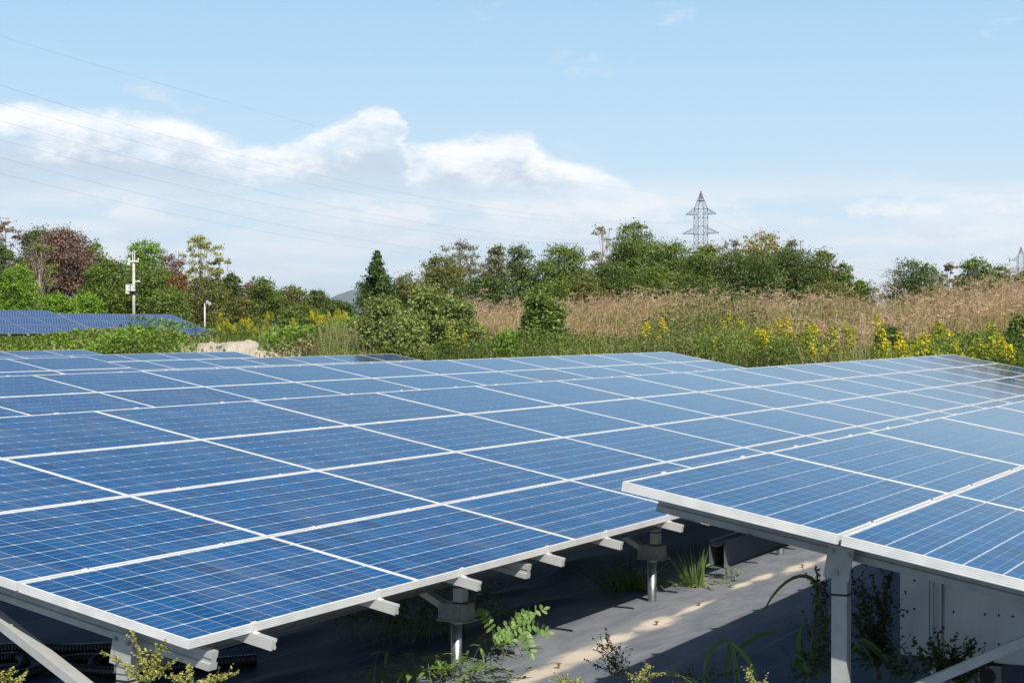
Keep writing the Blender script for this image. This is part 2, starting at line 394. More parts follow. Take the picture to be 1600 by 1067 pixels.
def build_hill():
    a = np.radians(np.linspace(8, 75, 134)); V = []; F = []
    prof = lambda t: 45+112*np.exp(-((t-32.3)/1.5)**2)+30*np.exp(-((t-40)/4)**2)+20*np.exp(-((t-18)/5)**2)+5*np.sin(t*2.7)
    for k, t in enumerate(a):
        c, s = math.cos(t), math.sin(t); h = prof(math.degrees(t))
        for rr, hh in ((6200, -5), (6800, h*.65), (7400, h), (8200, h*.6), (9000, -5)): V.append((CAM[0]+rr*c, CAM[1]+rr*s, hh))
    for k in range(133):
        for m in range(4): q = k*5+m; F.append((q, q+5, q+6, q+1))
    me = bpy.data.meshes.new('distant_hills'); me.from_pydata(V, [], F); me.update()
    tag(obj('distant_hills', me, MATS['hill']), kind='structure')
build_hill()

# ------------------------------------------------------------------ solar tables
PU, PV, TILT = 1.966, 1.0077, 0.1821866
PL, PW, PT = 1.956, 0.992, 0.042
CT, ST = math.cos(TILT), math.sin(TILT)
CU, CVv, GU, GV = .1555, .1550, .0048, .0062
def panel_meshes():
    # frame: a grooved profile swept round the four sides, mitred at the corners
    prof = [(.030, -PT), (0, -PT)]
    for k in range(4):
        z = -PT+.006+k*.0085; prof += [(0, z), (.0004, z+.001), (.0004, z+.003), (0, z+.004)]
    prof += [(0, -.0012), (.0012, 0), (.0098, 0), (.0108, -.0012), (.0108, -.0032)]
    V = []; n = len(prof)
    for sx, sy in ((-1, -1), (1, -1), (1, 1), (-1, 1)):
        for ins, z in prof: V.append((sx*(PL/2-ins), sy*(PW/2-ins), z))
    F = [(c*n+i, ((c+1) % 4)*n+i, ((c+1) % 4)*n+i+1, c*n+i+1) for c in range(4) for i in range(n-1)]
    fr = bpy.data.meshes.new('panel_frame'); fr.from_pydata(V, [], F); fr.update()
    a, b_ = PL/2-.0109, PW/2-.0109
    bs = MB().box((0, 0, -.0075), (2*a, 2*b_, .007)).mesh('backsheet')
    V = []; T = []; k = 0; cells = []
    lu = 12*CU+11*GU; lv = 6*CVv+5*GV
    for i in range(12):
        for j in range(6):
            x = -lu/2+CU/2+i*(CU+GU); y = -lv/2+CVv/2+j*(CVv+GV); cells.append((x, y))
            c = .006
            q = [(x-CU/2+c, y-CVv/2), (x+CU/2-c, y-CVv/2), (x+CU/2, y-CVv/2+c), (x+CU/2, y+CVv/2-c), (x+CU/2-c, y+CVv/2), (x-CU/2+c, y+CVv/2), (x-CU/2, y+CVv/2-c), (x-CU/2, y-CVv/2+c)]
            V += [(u, v, -.0030) for u, v in q]; T += [(k/72., 0, 0)]*8; k += 1
    cs = mesh_from('cell_sheet', V, [np.arange(72*8).reshape(72, 8)], attr=np.array(T))
    ce = mesh_from('cell', [(v[0]-cells[0][0], v[1]-cells[0][1], 0) for v in V[:8]], [np.arange(8).reshape(1, 8)], attr=np.zeros((8, 3)))
    V2 = []; c = .024
    for x, y in cells:
        a_, b2 = CU/2+.0014, CVv/2+.0022
        V2 += [(u, v, -.0030) for u, v in [(x-a_+c, y-b2), (x+a_-c, y-b2), (x+a_, y-b2+c), (x+a_, y+b2-c), (x+a_-c, y+b2), (x-a_+c, y+b2), (x-a_, y+b2-c), (x-a_, y-b2+c)]]
    cs2 = mesh_from('cell_sheet_chamfered', V2, [np.arange(72*8).reshape(72, 8)], attr=np.array(T)); cs2.materials.append(MATS['solar_cell_grey']); fr2 = fr.copy(); fr2.materials.append(MATS['frame_dark'])
    global FAR_MESHES; FAR_MESHES = (fr2, cs2)
    for m, mm in ((fr, 'frame_aluminium'), (bs, 'backsheet_white'), (cs, 'solar_cell'), (ce, 'solar_cell')): m.materials.append(MATS[mm])
    return fr, bs, cs, ce, cells
FR, BS, CS, CE, CELLS = panel_meshes()
TM = Matrix.Rotation(TILT, 4, 'X')
RAIL = [(-.02, 0), (-.02, -.052), (-.008, -.052), (-.008, -.046), (.008, -.046), (.008, -.052), (.02, -.052), (.02, -.036), (.013, -.036), (.013, -.016), (.02, -.016), (.02, 0), (.007, 0), (.007, -.008), (-.007, -.008), (-.007, 0)]
RAFTER = [(-.025, 0), (-.025, -.030), (-.018, -.034), (-.018, -.052), (-.030, -.056), (-.030, -.086), (.030, -.086), (.030, -.056), (.018, -.052), (.018, -.034), (.025, -.030), (.025, 0)]
GW, GH = .034, .115
GIRDER = [(-GW-.008, 0), (-GW-.008, -.005), (-GW, -.005), (-GW, -GH+.006), (-GW-.008, -GH+.006), (-GW-.008, -GH), (GW+.008, -GH), (GW+.008, -GH+.006), (GW, -GH+.006), (GW, -.005), (GW+.008, -.005), (GW+.008, 0), (GW-.004, 0), (GW-.006, -.014), (.012, -.022), (-.012, -.022), (-GW+.006, -.014), (-GW+.004, 0)]
GIRDER = [(a, b) for a, b in GIRDER]
CLAMP = MB().box((0, 0, .002), (.05, .030, .004)).box((0, 0, -.012), (.05, .013, .024)).mesh('clamp'); CLAMP.materials.append(MATS['frame_aluminium'])
CLAMP_BOLT = MB().tube([(0, 0, .003), (0, 0, .010)], .0065, 6).mesh('bolt'); CLAMP_BOLT.materials.append(MATS['bolt_steel'])
ECL = MB().box((0, -.004, -.02), (.034, .006, .048)).box((0, .004, .003), (.034, .016, .005)).box((0, -.014, -.042), (.034, .024, .006)).mesh('end_clamp'); ECL.materials.append(MATS['frame_aluminium'])
BOLT = MB().tube([(0, 0, 0), (-.005, 0, 0)], .012, 10).tube([(-.005, 0, 0), (-.013, 0, 0)], .0085, 6).mesh('bolt'); BOLT.materials.append(MATS['bolt_steel'])

def table(label, x0, y0, z0, ncol, nrow, full=True, cells_at=(), rails=True, tilt=None, group=None, posts=True, first_post=.21, name='solar_table'):
    """x0,y0,z0: low front corner of the top surface; columns run along +x, rows up the slope (+y)."""
    tl = TILT if tilt is None else tilt
    ct, st = math.cos(tl), math.sin(tl); M = Matrix.Rotation(tl, 4, 'X')
    t = thing(name, label, 'solar table', (x0, y0, 0), 0, group)
    P = lambda u, v, w=0.: (u, v*ct-w*st, z0+v*st+w*ct)          # on the sloped plane
    for i in range(ncol):
        for j in range(nrow):
            o = obj('solar_panel', FR if tilt is None else FAR_MESHES[0], None, t); o.location = P((i+.5)*PU, (j+.5)*PV); o.rotation_euler = (tl, 0, 0)
            obj('backsheet', BS, None, o)
            if (i, j) in cells_at:
                for cx, cy in CELLS: obj('cell', CE, None, o, (cx, cy, -.0030))
            else: tag(obj('cell_sheet', CS if tilt is None else FAR_MESHES[1], None, o), kind='stuff')
    if not rails: return t
    L = ncol*PU; S = nrow*PV; w0 = -PT-.001; upv = (0, -st, ct)
    for i in range(ncol):
        for off in (.48, 1.56):
            u = i*PU+off
            m = MB(); m.extrude(RAIL, P(u, -.115, w0), P(u, S+.05, w0), upv)
            obj('rail', m.mesh('rail'), MATS['rail_aluminium'], t)
            if full:
                for j in range(nrow+1):
                    if j in (0, nrow):
                        e = obj('end_clamp', ECL, None, t, P(u, 0.006 if j == 0 else S-.006, 0)); e.rotation_euler = (tl, 0, 0) if j == 0 else (-tl, 0, math.pi)
                    else:
                        e = obj('clamp', CLAMP, None, t, P(u, j*PV, .0)); e.rotation_euler = (tl, 0, 0); obj('bolt', CLAMP_BOLT, None, e)
    if not posts: return t
    for v in (.45, S-.45):
        a = P(.10, v, w0-.132); b_ = P(L-.1, v, w0-.132)
        m = MB(); m.extrude(GIRDER, a, b_, (0, 0, 1), cap=False); obj('girder', m.mesh('girder'), MATS['galvanised_steel'], t)
    k = 0; u = first_post
    while u < L:
        m = MB(); m.extrude(RAFTER, P(u, .01, w0-.045), P(u, S-.02, w0-.045), upv); obj('rafter', m.mesh('rafter'), MATS['shaded_aluminium'], t)
        for q, v in enumerate((.45, S-.92)):
            px_, py_, pz_ = P(u, v, w0-.095)
            gz = float(terrain(x0+px_, y0+py_)); brz = gz+(.36 if q == 0 else .40)
            po = obj('post', MB().extrude([(-.034, -.034), (.034, -.034), (.034, .034), (-.034, .034)], (px_-.07, py_, brz), (px_-.07, py_, pz_), (0, 1, 0)).mesh('post'), MATS['shaded_aluminium'], t)
            for zz in (pz_-.19, brz+.1):
                obj('cable_tie', MB().extrude([(-.0365, -.0365), (.0365, -.0365), (.0365, .0365), (-.0365, .0365)], (px_-.07, py_, zz), (px_-.07, py_, zz+.009), (0, 1, 0)).mesh('cable_tie'), MATS['black_plastic'], po)
            pl = obj('post_plate', MB().box((0, 0, 0), (.006, .115, .145), M).mesh('post_plate'), MATS['shaded_aluminium'], t, (px_-.107, py_, pz_-.045))
            for by, bz in ((-.038, .045), (.038, .045), (0, -.045)):
                vv = M@Vector((0, by, bz)); obj('bolt', BOLT, None, pl, (-.003, vv.y, vv.z))
            obj('bracket', MB().box((px_-.07, py_+.03, brz+.05), (.10, .20, .10)).box((px_-.07, py_+.02, brz-.004), (.15, .22, .008)).mesh('bracket'), MATS['galvanised_steel'], t)
            obj('screw_pile', MB().tube([(px_-.07, py_+.03, gz-.3), (px_-.07, py_+.03, brz-.008)], .034, 16).tube([(px_-.07, py_+.03, brz-.03), (px_-.07, py_+.03, brz-.009)], .041, 16).mesh('screw_pile', True), MATS['pile_steel'], t)
            # brace in the plane of the rafter
            v2 = v+1.15 if q == 0 else v-1.05
            e = P(u, v2, w0-.10); obj('brace', MB().extrude([(-.02, -.04), (.02, -.04), (.02, -.034), (-.014, -.034), (-.014, .034), (.02, .034), (.02, .04), (-.02, .04)], (px_-.07, py_+(.08 if q == 0 else -.03), brz+.06), (e[0]-.06, e[1], e[2]), (1, 0, 0)).mesh('brace'), MATS['shaded_aluminium'], t)
        u += 3.11; k += 1
    return t
ZT = 0.8
table('nearest long solar table, its low corner jutting out at the lower left', 0, 0, ZT, 16, 4, cells_at={(0, 0), (1, 0), (0, 1), (1, 1)})
table('solar table at the right whose bright white end frame overlaps the nearest table', .97, -5.57, ZT-.05, 9, 4, cells_at={(0, 3), (0, 2), (1, 3), (1, 2)}, first_post=.46)
table('second solar table, directly behind the nearest long one', 9.31-4*PU, 5.61, ZT+.05, 14, 4)
table('short solar table at the left edge, ending well before its neighbours', 17.31-5*PU, 11.8, ZT+.08, 5, 4)
table('solar table in the middle distance whose far end shows two darker panels', 27.37-5*PU, 18.83, ZT-.25, 11, 4, full=False)
table('solar table in front of the sand heap, second row from the back', 39.6-8*PU, 25.16, ZT-.23, 8, 4, full=False)
table('rearmost solar table of the field, at the left edge before the green mound', 38.86-5*PU, 30.86, ZT-.2, 5, 4, full=False)
FT = .3226
table('far steeper solar table on the rise behind the sand heap', 59.63-4*PU, 44.83, 1.716, 4, 3, full=False, tilt=FT, group='far tables below the trees')
table('farthest solar table at the left, standing a little higher beside the other far table', 59.63-4*PU-.01-6*PU, 44.83+.5, 1.84, 6, 3, full=False, tilt=FT, group='far tables below the trees')


# ------------------------------------------------------------------ foliage helpers
def unit(v): return v/(np.linalg.norm(v, axis=-1, keepdims=True)+1e-12)
def leaf_quads(C, ln, wd, upb=.35, rng=RNG, out=None):
    """one pointed four-sided leaf per centre; out: outward directions to lean towards"""
    n = len(C); nr = rng.normal(size=(n, 3)); nr[:, 2] += upb*2
    if out is not None: nr += out*1.1
    nr = unit(nr); a = unit(np.cross(nr, rng.normal(size=(n, 3)))); b = np.cross(nr, a)
    ln = np.broadcast_to(ln, (n,))[:, None]; wd = np.broadcast_to(wd, (n,))[:, None]
    k = nr*ln*.12
    V = np.stack([C-a*ln*.5, C+b*wd*.5+k, C+a*ln*.5, C-b*wd*.5+k], 1).reshape(-1, 3)
    return V, np.arange(4*n, dtype=np.int32).reshape(n, 4)
def shades(n, c1, c2, rng=RNG, jit=.18):
    t = rng.random((n, 1)); c = np.array(c1)*(1-t)+np.array(c2)*t
    return np.clip(c*(1+jit*rng.normal(size=(n, 1))), .003, .95)
def blade_strips(root, tip_off, width, rng=RNG, segs=3, droop=.35):
    """grass blades: roots (n,3), tip offsets (n,3), bent over; returns verts, faces"""
    n = len(root); t = np.linspace(0, 1, segs+1)
    side = unit(np.cross(tip_off, rng.normal(size=(n, 3))))
    h = np.array(tip_off); P = []
    for tt in t:
        c = root+h*tt; c[:, :2] += h[:, :2]*(tt*tt-tt)*.8; c[:, 2] -= droop*np.linalg.norm(h[:, :2], axis=1)*tt**2.2*.6
        w = (width*(1-tt**2.5)*.5+.0008)[:, None] if isinstance(width, np.ndarray) else width*(1-tt**2.5)*.5+.0008
        P += [c-side*w, c+side*w]
    V = np.stack(P, 1).reshape(-1, 3); m = 2*(segs+1); b = (np.arange(n)*m)[:, None]
    F = np.concatenate([b+np.array([[2*k, 2*k+1, 2*k+3, 2*k+2]]) for k in range(segs)], 0)
    return V, F.astype(np.int32), m
def rep(c, k): return np.repeat(c, k, axis=0)
class Soup:
    def __init__(s): s.v = []; s.f = []; s.c = []; s.n = 0
    def add(s, V, F, C): s.v.append(V); s.f.append(F+s.n); s.c.append(C); s.n += len(V)
    def mesh(s, name): return mesh_from(name, np.concatenate(s.v), [np.concatenate(s.f)], attr=np.concatenate(s.c))

PAL = dict(vine=((0.114, 0.161, 0.038), (0.307, 0.351, 0.117)),
    dark=((0.057, 0.093, 0.027), (0.146, 0.193, 0.049)), green=((0.078, 0.129, 0.025), (0.203, 0.263, 0.055)), bright=((0.115, 0.217, 0.022), (0.230, 0.360, 0.040)),
    olive=((0.106, 0.127, 0.033), (0.225, 0.224, 0.062)), gold=((0.210, 0.190, 0.038), (0.378, 0.301, 0.068)), mauve=((0.145, 0.091, 0.079), (0.298, 0.193, 0.160)),
    pale=((0.240, 0.260, 0.074), (0.461, 0.435, 0.161)), grey=((0.152, 0.161, 0.095), (0.277, 0.267, 0.169)), pink=((0.215, 0.144, 0.125), (0.368, 0.262, 0.218)), rust=((0.178, 0.103, 0.045), (0.292, 0.179, 0.080)))

def fdx(rng, n): return rng.uniform(0, 6.28, (n, 1))
def tree(name, label, px, top, hw, F, kind, low=.12, dens=1.0, sparse=False, clumps=46, lean=0., bark='bark', leaf=(.08, .165), group='trees along the skyline', squash=1.0, seed=None, bare=False):
    rng = np.random.default_rng(seed if seed is not None else int(px*13+top*7+F))
    g = at(px, 500, F); gx, gy = g[0], g[1]; gz = float(terrain(gx, gy))
    H = at(px, top, F)[2]-gz; r = hw*1.12/FPX*F
    t = thing(name, label, 'tree' if 'shrub' not in name and 'bush' not in name else 'shrub', (gx, gy, gz-.05), 0, group)
    zl = H*low; zc = (zl+H)/2; hz = (H-zl)/2
    # clump centres: through an uneven ovoid, fuller near its skin
    k = int(clumps*1.5); d = unit(rng.normal(size=(k, 3))); rad = rng.uniform(.25, 1, k)**.55
    lump = 1+.22*np.sin(d[:, 0]*3.1+px)+.16*np.sin(d[:, 1]*4.3+d[:, 2]*3+top)
    rc = (.14+.32*rng.random(k)**1.4)*min(r, hz*1.1)*(.62 if sparse else 1)
    C = d*rad[:, None]*np.array([r, r*squash, hz])*lump[:, None]*.80; C[:, 2] += zc; C[:, 0] += lean*(C[:, 2]/H)*r
    C[:, 2] = np.clip(C[:, 2], zl*.6+.1, H-rc*.55)
    C[0] = (lean*r, 0, H-rc[0]*.7)
    for q in range(1, 9):
        a_ = rng.uniform(0, 6.28); qq = rng.uniform(.15, .62); C[q] = (lean*r+math.cos(a_)*r*qq, math.sin(a_)*r*qq*squash, H-rc[q]*.8-hz*.55*qq**2*rng.uniform(.6, 1.6))
    # wood: trunk and a limb to each clump
    w = MB(); tr = max(.05, H*.016)
    zt = H*.72; tp = np.array([[0, 0, -.2], [.05*r, .02*r, zt*.35], [-.03*r+lean*r*.5, .04*r, zt*.7], [lean*r*.8, 0, zt]]); w.tube(tp, [tr*1.25, tr, tr*.7, tr*.3], 7)
    for i in range(k):
        if i % 2 and not bare: continue
        z0 = min(zt*.95, max(H*.10, C[i, 2]*(rng.uniform(.45, .85) if sparse else rng.uniform(.35, .7)))); s = np.array([np.interp(z0, tp[:, 2], tp[:, 0]), np.interp(z0, tp[:, 2], tp[:, 1]), z0])
        m = (s+C[i])/2+np.array([0, 0, -.08*r])+rng.normal(size=3)*.05*r
        lr = .55 if sparse or bare else 1.0; w.tube([s, m, C[i]], [tr*.42*lr, tr*.28*lr, tr*.10*lr], 5, False)
        if sparse or bare:
            for q in range(5 if bare else 4):
                e = C[i]+unit(rng.normal(size=3)+np.array([0, 0, .6]))*rc[i]*rng.uniform(.8, 1.7); w.tube([m*.35+C[i]*.65, (C[i]+e)/2+rng.normal(size=3)*.04, e], [tr*.09, tr*.06, tr*.03], 4, False)
    obj('trunk', w.mesh('trunk', True), MATS[bark], t)
    # leaves
    n = int((4200 if sparse else 16500)*dens*min(1.7, max(.5, (r*hz)/7.)))
    if bare: n = int(n*.25)
    ci = rng.choice(k, n, p=rc**2/(rc**2).sum()); dd = unit(rng.normal(size=(n, 3))); dd[:, 2] = np.where(dd[:, 2] < -.3, -dd[:, 2]*.6, dd[:, 2])
    rr = rng.uniform(.15, 1, n)**.5
    fill = rng.random(n) < (.0 if sparse or bare else .48)
    Pp = C[ci]+dd*(rc[ci]*rr)[:, None]*np.array([1, 1, .78])
    fd = unit(rng.normal(size=(n, 3)))*(rng.random((n, 1))**.4)*np.array([r*.86, r*.86*squash, hz*.9])*(1+.12*np.sin(3*fdx(rng, n))); fd[:, 2] += zc; Pp = np.where(fill[:, None], fd, Pp); Pp[:, 2] = np.maximum(Pp[:, 2], .05)
    st = rng.random(n) < .09; Pp = np.where(st[:, None], (Pp-np.array([0, 0, zc]))*rng.uniform(1.0, 1.22, (n, 1))+np.array([0, 0, zc]), Pp); Pp[:, 2] = np.clip(Pp[:, 2], .05, H*1.03)
    sz = rng.uniform(*leaf, n)*min(1.25, max(.6, F/105))
    V, Fc = leaf_quads(Pp, sz, sz*rng.uniform(.5, .85, n), .45, rng, dd)
    c1, c2 = PAL[kind]; hue = rng.random((k, 1)); hue = hue[ci]
    col = np.array(c1)*(1-hue)+np.array(c2)*hue; col = col*.55+.45*shades(n, c1, c2, rng, .1); col *= (1+.20*rng.normal(size=(n, 1)))
    col = np.clip(col, .004, .6)
    obj('crown', mesh_from('crown', V, [Fc], attr=rep(col, 4)), MATS['leaves'], t)
    return t

T = tree
# left wood, behind the far tables
T('pinkish_tree', 'pinkish brown thin tree at the far left edge, behind the others', 8, 346, 34, 140, 'pink', sparse=True, dens=1.6)
T('broadleaf_tree', 'dark green treetop peeping out behind the dead mauve tree', 62, 354, 40, 142, 'dark')
T('dead_leaf_tree', 'large tree of dead mauve-brown leaves on the left', 98, 353, 52, 122, 'mauve', low=.22, dens=1.7, clumps=70, bark='pale_bark')
T('broadleaf_tree', 'dark green tree cut by the left edge of the photo', -12, 372, 36, 114, 'dark', low=.02, dens=1.3)
T('broadleaf_tree', 'bright green leafy tree sloping down beside the left edge', 30, 412, 34, 110, 'bright', low=.0, dens=1.2)
T('bare_tree', 'pale bare branching tree in front of the mauve tree', 62, 378, 28, 116, 'olive', bare=True, bark='pale_bark', low=.25, clumps=22)
T('green_shrub', 'bright yellow-green shrub under the mauve tree', 88, 456, 34, 106, 'bright', low=0., clumps=30, dens=1.4)
T('broadleaf_tree', 'narrow mid-green tree right of the mauve tree', 150, 377, 26, 128, 'green', low=.05)
T('broadleaf_tree', 'tall loose light-green treetop above the utility pole', 226, 372, 36, 132, 'bright', low=.25, dens=.8)
T('broadleaf_tree', 'dense dark green tree left of the utility pole', 168, 402, 42, 120, 'green', low=0., dens=1.5, clumps=60)
T('yellowish_shrub', 'yellow-green shrub at the foot of the wood, left of the utility pole', 136, 455, 32, 108, 'bright', low=0., clumps=30)
T('broadleaf_tree', 'dense bright dark-green tree right behind the utility pole', 232, 410, 52, 122, 'green', low=0., dens=1.8, clumps=70)
T('broadleaf_tree', 'low green tree at the foot of the wood, right of the utility pole', 262, 446, 36, 112, 'green', low=0., dens=1.2)
T('reddish_tree', 'small reddish-brown tree between green ones and the pale tree', 268, 396, 24, 130, 'mauve', low=.1, dens=.9)
T('rust_tree', 'rust-brown bush below the reddish tree', 278, 425, 26, 120, 'rust', low=.05, dens=1.0)
T('pale_tree', 'pale thin-leaved tree with visible forked branches', 315, 367, 34, 124, 'pale', sparse=True, low=.38, dens=1.2, clumps=40, bark='pale_bark')
T('pale_tree', 'pale side tree leaning right below the forked pale tree', 345, 402, 22, 125, 'pale', sparse=True, low=.4, dens=1.1, clumps=24)
T('olive_tree', 'olive and brown tree below the pale forked tree', 322, 428, 40, 116, 'olive', low=0., dens=1.3, bark='pale_bark')
T('broadleaf_tree', 'small dark green round tree right of the pale trees', 361, 425, 20, 118, 'dark', low=.1)
T('reddish_tree', 'small reddish treetop between two green trees', 388, 441, 14, 126, 'pink', low=.3)
T('broadleaf_tree', 'green treetop in the low tree line left of the conifer', 412, 434, 32, 120, 'green', low=0., dens=1.2)
T('broadleaf_tree', 'dull green round tree in the low tree line', 455, 444, 32, 122, 'olive', low=0., dens=1.2)
T('broadleaf_tree', 'dark tree in the low tree line where it falls away', 496, 451, 26, 126, 'dark', low=0., dens=1.1)
T('broadleaf_tree', 'last low dark tree before the gap with the blue hill', 530, 468, 28, 130, 'dark', low=0., dens=1.1)
T('olive_shrub', 'dull brownish shrub before the low tree line', 375, 462, 34, 108, 'olive', low=0., clumps=30)
T('olive_shrub', 'dark shrub behind the left goldenrod', 470, 474, 40, 104, 'green', low=0., clumps=34, dens=1.2)
# middle
def conifer(label, px, top, hw, F):
    rng = np.random.default_rng(5); g = at(px, 500, F); gz = float(terrain(g[0], g[1])); H = at(px, top, F)[2]-gz; r = hw/FPX*F
    t = thing('conifer_tree', label, 'tree', (g[0], g[1], gz-.05), 0, 'trees along the skyline')
    w = MB(); w.tube([(0, 0, -.2), (.03, 0, H*.5), (0, 0, H*.98)], [.11, .07, .015], 7); Vs = []; dirs = []; cl = []
    for k in range(120):
        z = H*(.12+.86*rng.random()**.85); a = rng.uniform(0, 6.28); L_ = r*1.05*np.clip((H-z)/(.55*H), .0, 1)**1.1*rng.uniform(.75, 1.2)+.03; d = np.array([math.cos(a), math.sin(a), .18])
        w.tube([(0, 0, z-.1), d*L_+np.array([0, 0, z])], [.02, .006], 4, False)
        m = int(85*(.4+L_/r)); tt = rng.uniform(.25, 1.05, m)[:, None]; P_ = np.array([0, 0, z])+d*L_*tt+rng.normal(size=(m, 3))*np.array([.11, .11, .09])*(.3+L_/r)
        Vs.append(P_); dirs.append(np.tile(d, (m, 1))); cl.append(np.full((m, 1), rng.random()))
    P_ = np.concatenate(Vs); n = len(P_); V, Fc = leaf_quads(P_, rng.uniform(.10, .2, n), rng.uniform(.04, .09, n), .4, rng, np.concatenate(dirs))
    h = np.concatenate(cl); col = (np.array((.035, .075, .018))*(1-h)+np.array((.10, .16, .04))*h)*(1+.2*rng.normal(size=(n, 1)))
    obj('trunk', w.mesh('trunk', True), MATS['bark'], t); obj('crown', mesh_from('crown', V, [Fc], attr=rep(np.clip(col, .01, .5), 4)), MATS['leaves'], t)
conifer('narrow pointed conifer standing above the vine-covered bush', 590, 389, 27, 84)
T('olive_tree', 'olive-green tree right behind the conifer', 640, 424, 34, 92, 'olive', low=0., dens=1.2)
T('grey_tree', 'thin grey-green tree with see-through top right of the conifer', 718, 376, 52, 104, 'grey', sparse=True, low=.3, dens=1.5, clumps=60)
T('olive_tree', 'olive tree with golden tinge below the see-through treetop', 690, 396, 44, 100, 'olive', low=.02, dens=1.3)
T('grey_tree', 'small greyish-brown round tree left of two dark ones', 774, 384, 22, 106, 'grey', low=.1, dens=1.1)
T('broadleaf_tree', 'dark green round tree in the middle of the skyline', 812, 382, 30, 108, 'dark', low=.05, dens=1.1)
T('broadleaf_tree', 'broad mid-green tree left of the white-branched one', 876, 383, 50, 106, 'green', low=.02, dens=1.4, clumps=60)
T('broadleaf_tree', 'dark bushy tree low in front of the middle skyline', 760, 425, 54, 94, 'dark', low=0., dens=1.4)
T('white_branched_tree', 'tree with white bare branches and few leaves near the pylon', 942, 352, 34, 112, 'grey', sparse=True, bare=False, low=.3, dens=.8, clumps=40, bark='pale_bark')
T('broadleaf_tree', 'tallest green tree of the skyline, left of the pylon', 992, 345, 46, 112, 'green', low=.05, dens=1.4, clumps=60)
T('broadleaf_tree', 'green tree right below the pylon arms', 1108, 379, 34, 109, 'olive', low=0., dens=1.2)
T('broadleaf_tree', 'round green tree in front of the pylon', 1058, 374, 54, 108, 'green', low=0., dens=1.4, clumps=60)
T('broadleaf_tree', 'dark green tree under the white-branched one', 945, 408, 50, 100, 'dark', low=0., dens=1.3)
T('olive_tree', 'brown-tinged olive tree low under the white branches', 915, 424, 34, 97, 'olive', low=0., dens=.9)
T('broadleaf_tree', 'dark green bushy tree low below the pylon', 1020, 410, 52, 98, 'green', low=0., dens=1.3)
T('bare_tree', 'bare grey twiggy tree left of the golden treetop', 1142, 372, 24, 112, 'grey', bare=True, low=.3, clumps=30)
T('golden_tree', 'golden-olive treetop right of the pylon', 1190, 358, 40, 108, 'gold', low=.3, dens=.85, clumps=40)
T('bare_tree', 'bare grey twiggy tree right of the golden treetop', 1242, 372, 26, 112, 'grey', bare=True, low=.3, clumps=30)
T('broadleaf_tree', 'broad dark green tree right of the pylon', 1172, 392, 56, 102, 'dark', low=0., dens=1.5, clumps=64)
T('broadleaf_tree', 'large dark green round tree at the right end of the wood', 1240, 386, 54, 104, 'dark', low=0., dens=1.5, clumps=64)
T('olive_tree', 'olive tree sloping down at the right end of the wood', 1285, 388, 34, 106, 'olive', low=.0, dens=1.1)
T('broadleaf_tree', 'small pale green tree at the end of the wood', 1318, 410, 20, 106, 'green', low=.05, dens=.9)
T('green_shrub', 'low green shrub in the gap right of the wood', 1345, 436, 24, 100, 'green', low=0., clumps=26)
T('broadleaf_tree', 'dark green tree standing alone right of the gap', 1428, 404, 46, 98, 'dark', low=0., dens=1.4, clumps=54)
T('bare_tree', 'pinkish bare tree between two dark ones at the right', 1482, 412, 24, 102, 'mauve', bare=False, sparse=True, low=.2, dens=1.1, clumps=34)
T('broadleaf_tree', 'tall green tree right of the pinkish bare one', 1526, 400, 32, 98, 'green', low=0., dens=1.2)
T('broadleaf_tree', 'light green tree behind the pale grass at the right', 1562, 414, 24, 100, 'green', low=0., dens=1.0)
T('broadleaf_tree', 'dark tree at the right edge below the small pylon', 1602, 420, 30, 104, 'dark', low=0., dens=1.2)
T('olive_shrub', 'brownish shrub at the foot of the right-hand trees', 1465, 445, 46, 94, 'olive', low=0., clumps=30)
for px, kind, lab in ((850, 'green', 'dark undergrowth bush below the middle skyline trees'), (1100, 'dark', 'dark undergrowth bush below the pylon, behind the pampas'), (1300, 'olive', 'olive undergrowth bush at the end of the wood, behind the pampas')):
    T('undergrowth_bush', lab, px, 436, 48, 92, kind, low=0., clumps=30, dens=1.2)

# ------------------------------------------------------------------ bank vegetation (stuff)
def edge_depth(px):
    d = (np.asarray(px, float)-800)/FPX; Fs = np.linspace(30, 75, 451)[:, None]
    x = CAM[0]+Fs*(FW[0]+RT[0]*d); y = CAM[1]+Fs*(FW[1]+RT[1]*d); ok = np.maximum(x-xb(y), y-37.5) > 0
    return Fs[np.argmax(ok, axis=0), 0]
_epx = np.linspace(-300, 1900, 441); _eF = edge_depth(_epx)
def edge_F(px): return np.interp(px, _epx, _eF)
def scatter(n, px0, px1, F0, F1, rng=RNG, rel=False):
    px = rng.uniform(px0, px1, n); F = edge_F(px)+F0+(F1-F0)*rng.random(n)**.9 if rel else np.sqrt(rng.uniform(F0**2, F1**2, n)); d = (px-800)/FPX
    x = CAM[0]+F*(FW[0]+RT[0]*d); y = CAM[1]+F*(FW[1]+RT[1]*d)
    ok = np.maximum(x-xb(y), y-37.5) > .35
    x, y, px, F = x[ok], y[ok], px[ok], F[ok]; return np.stack([x, y, terrain(x, y)], 1), px, F
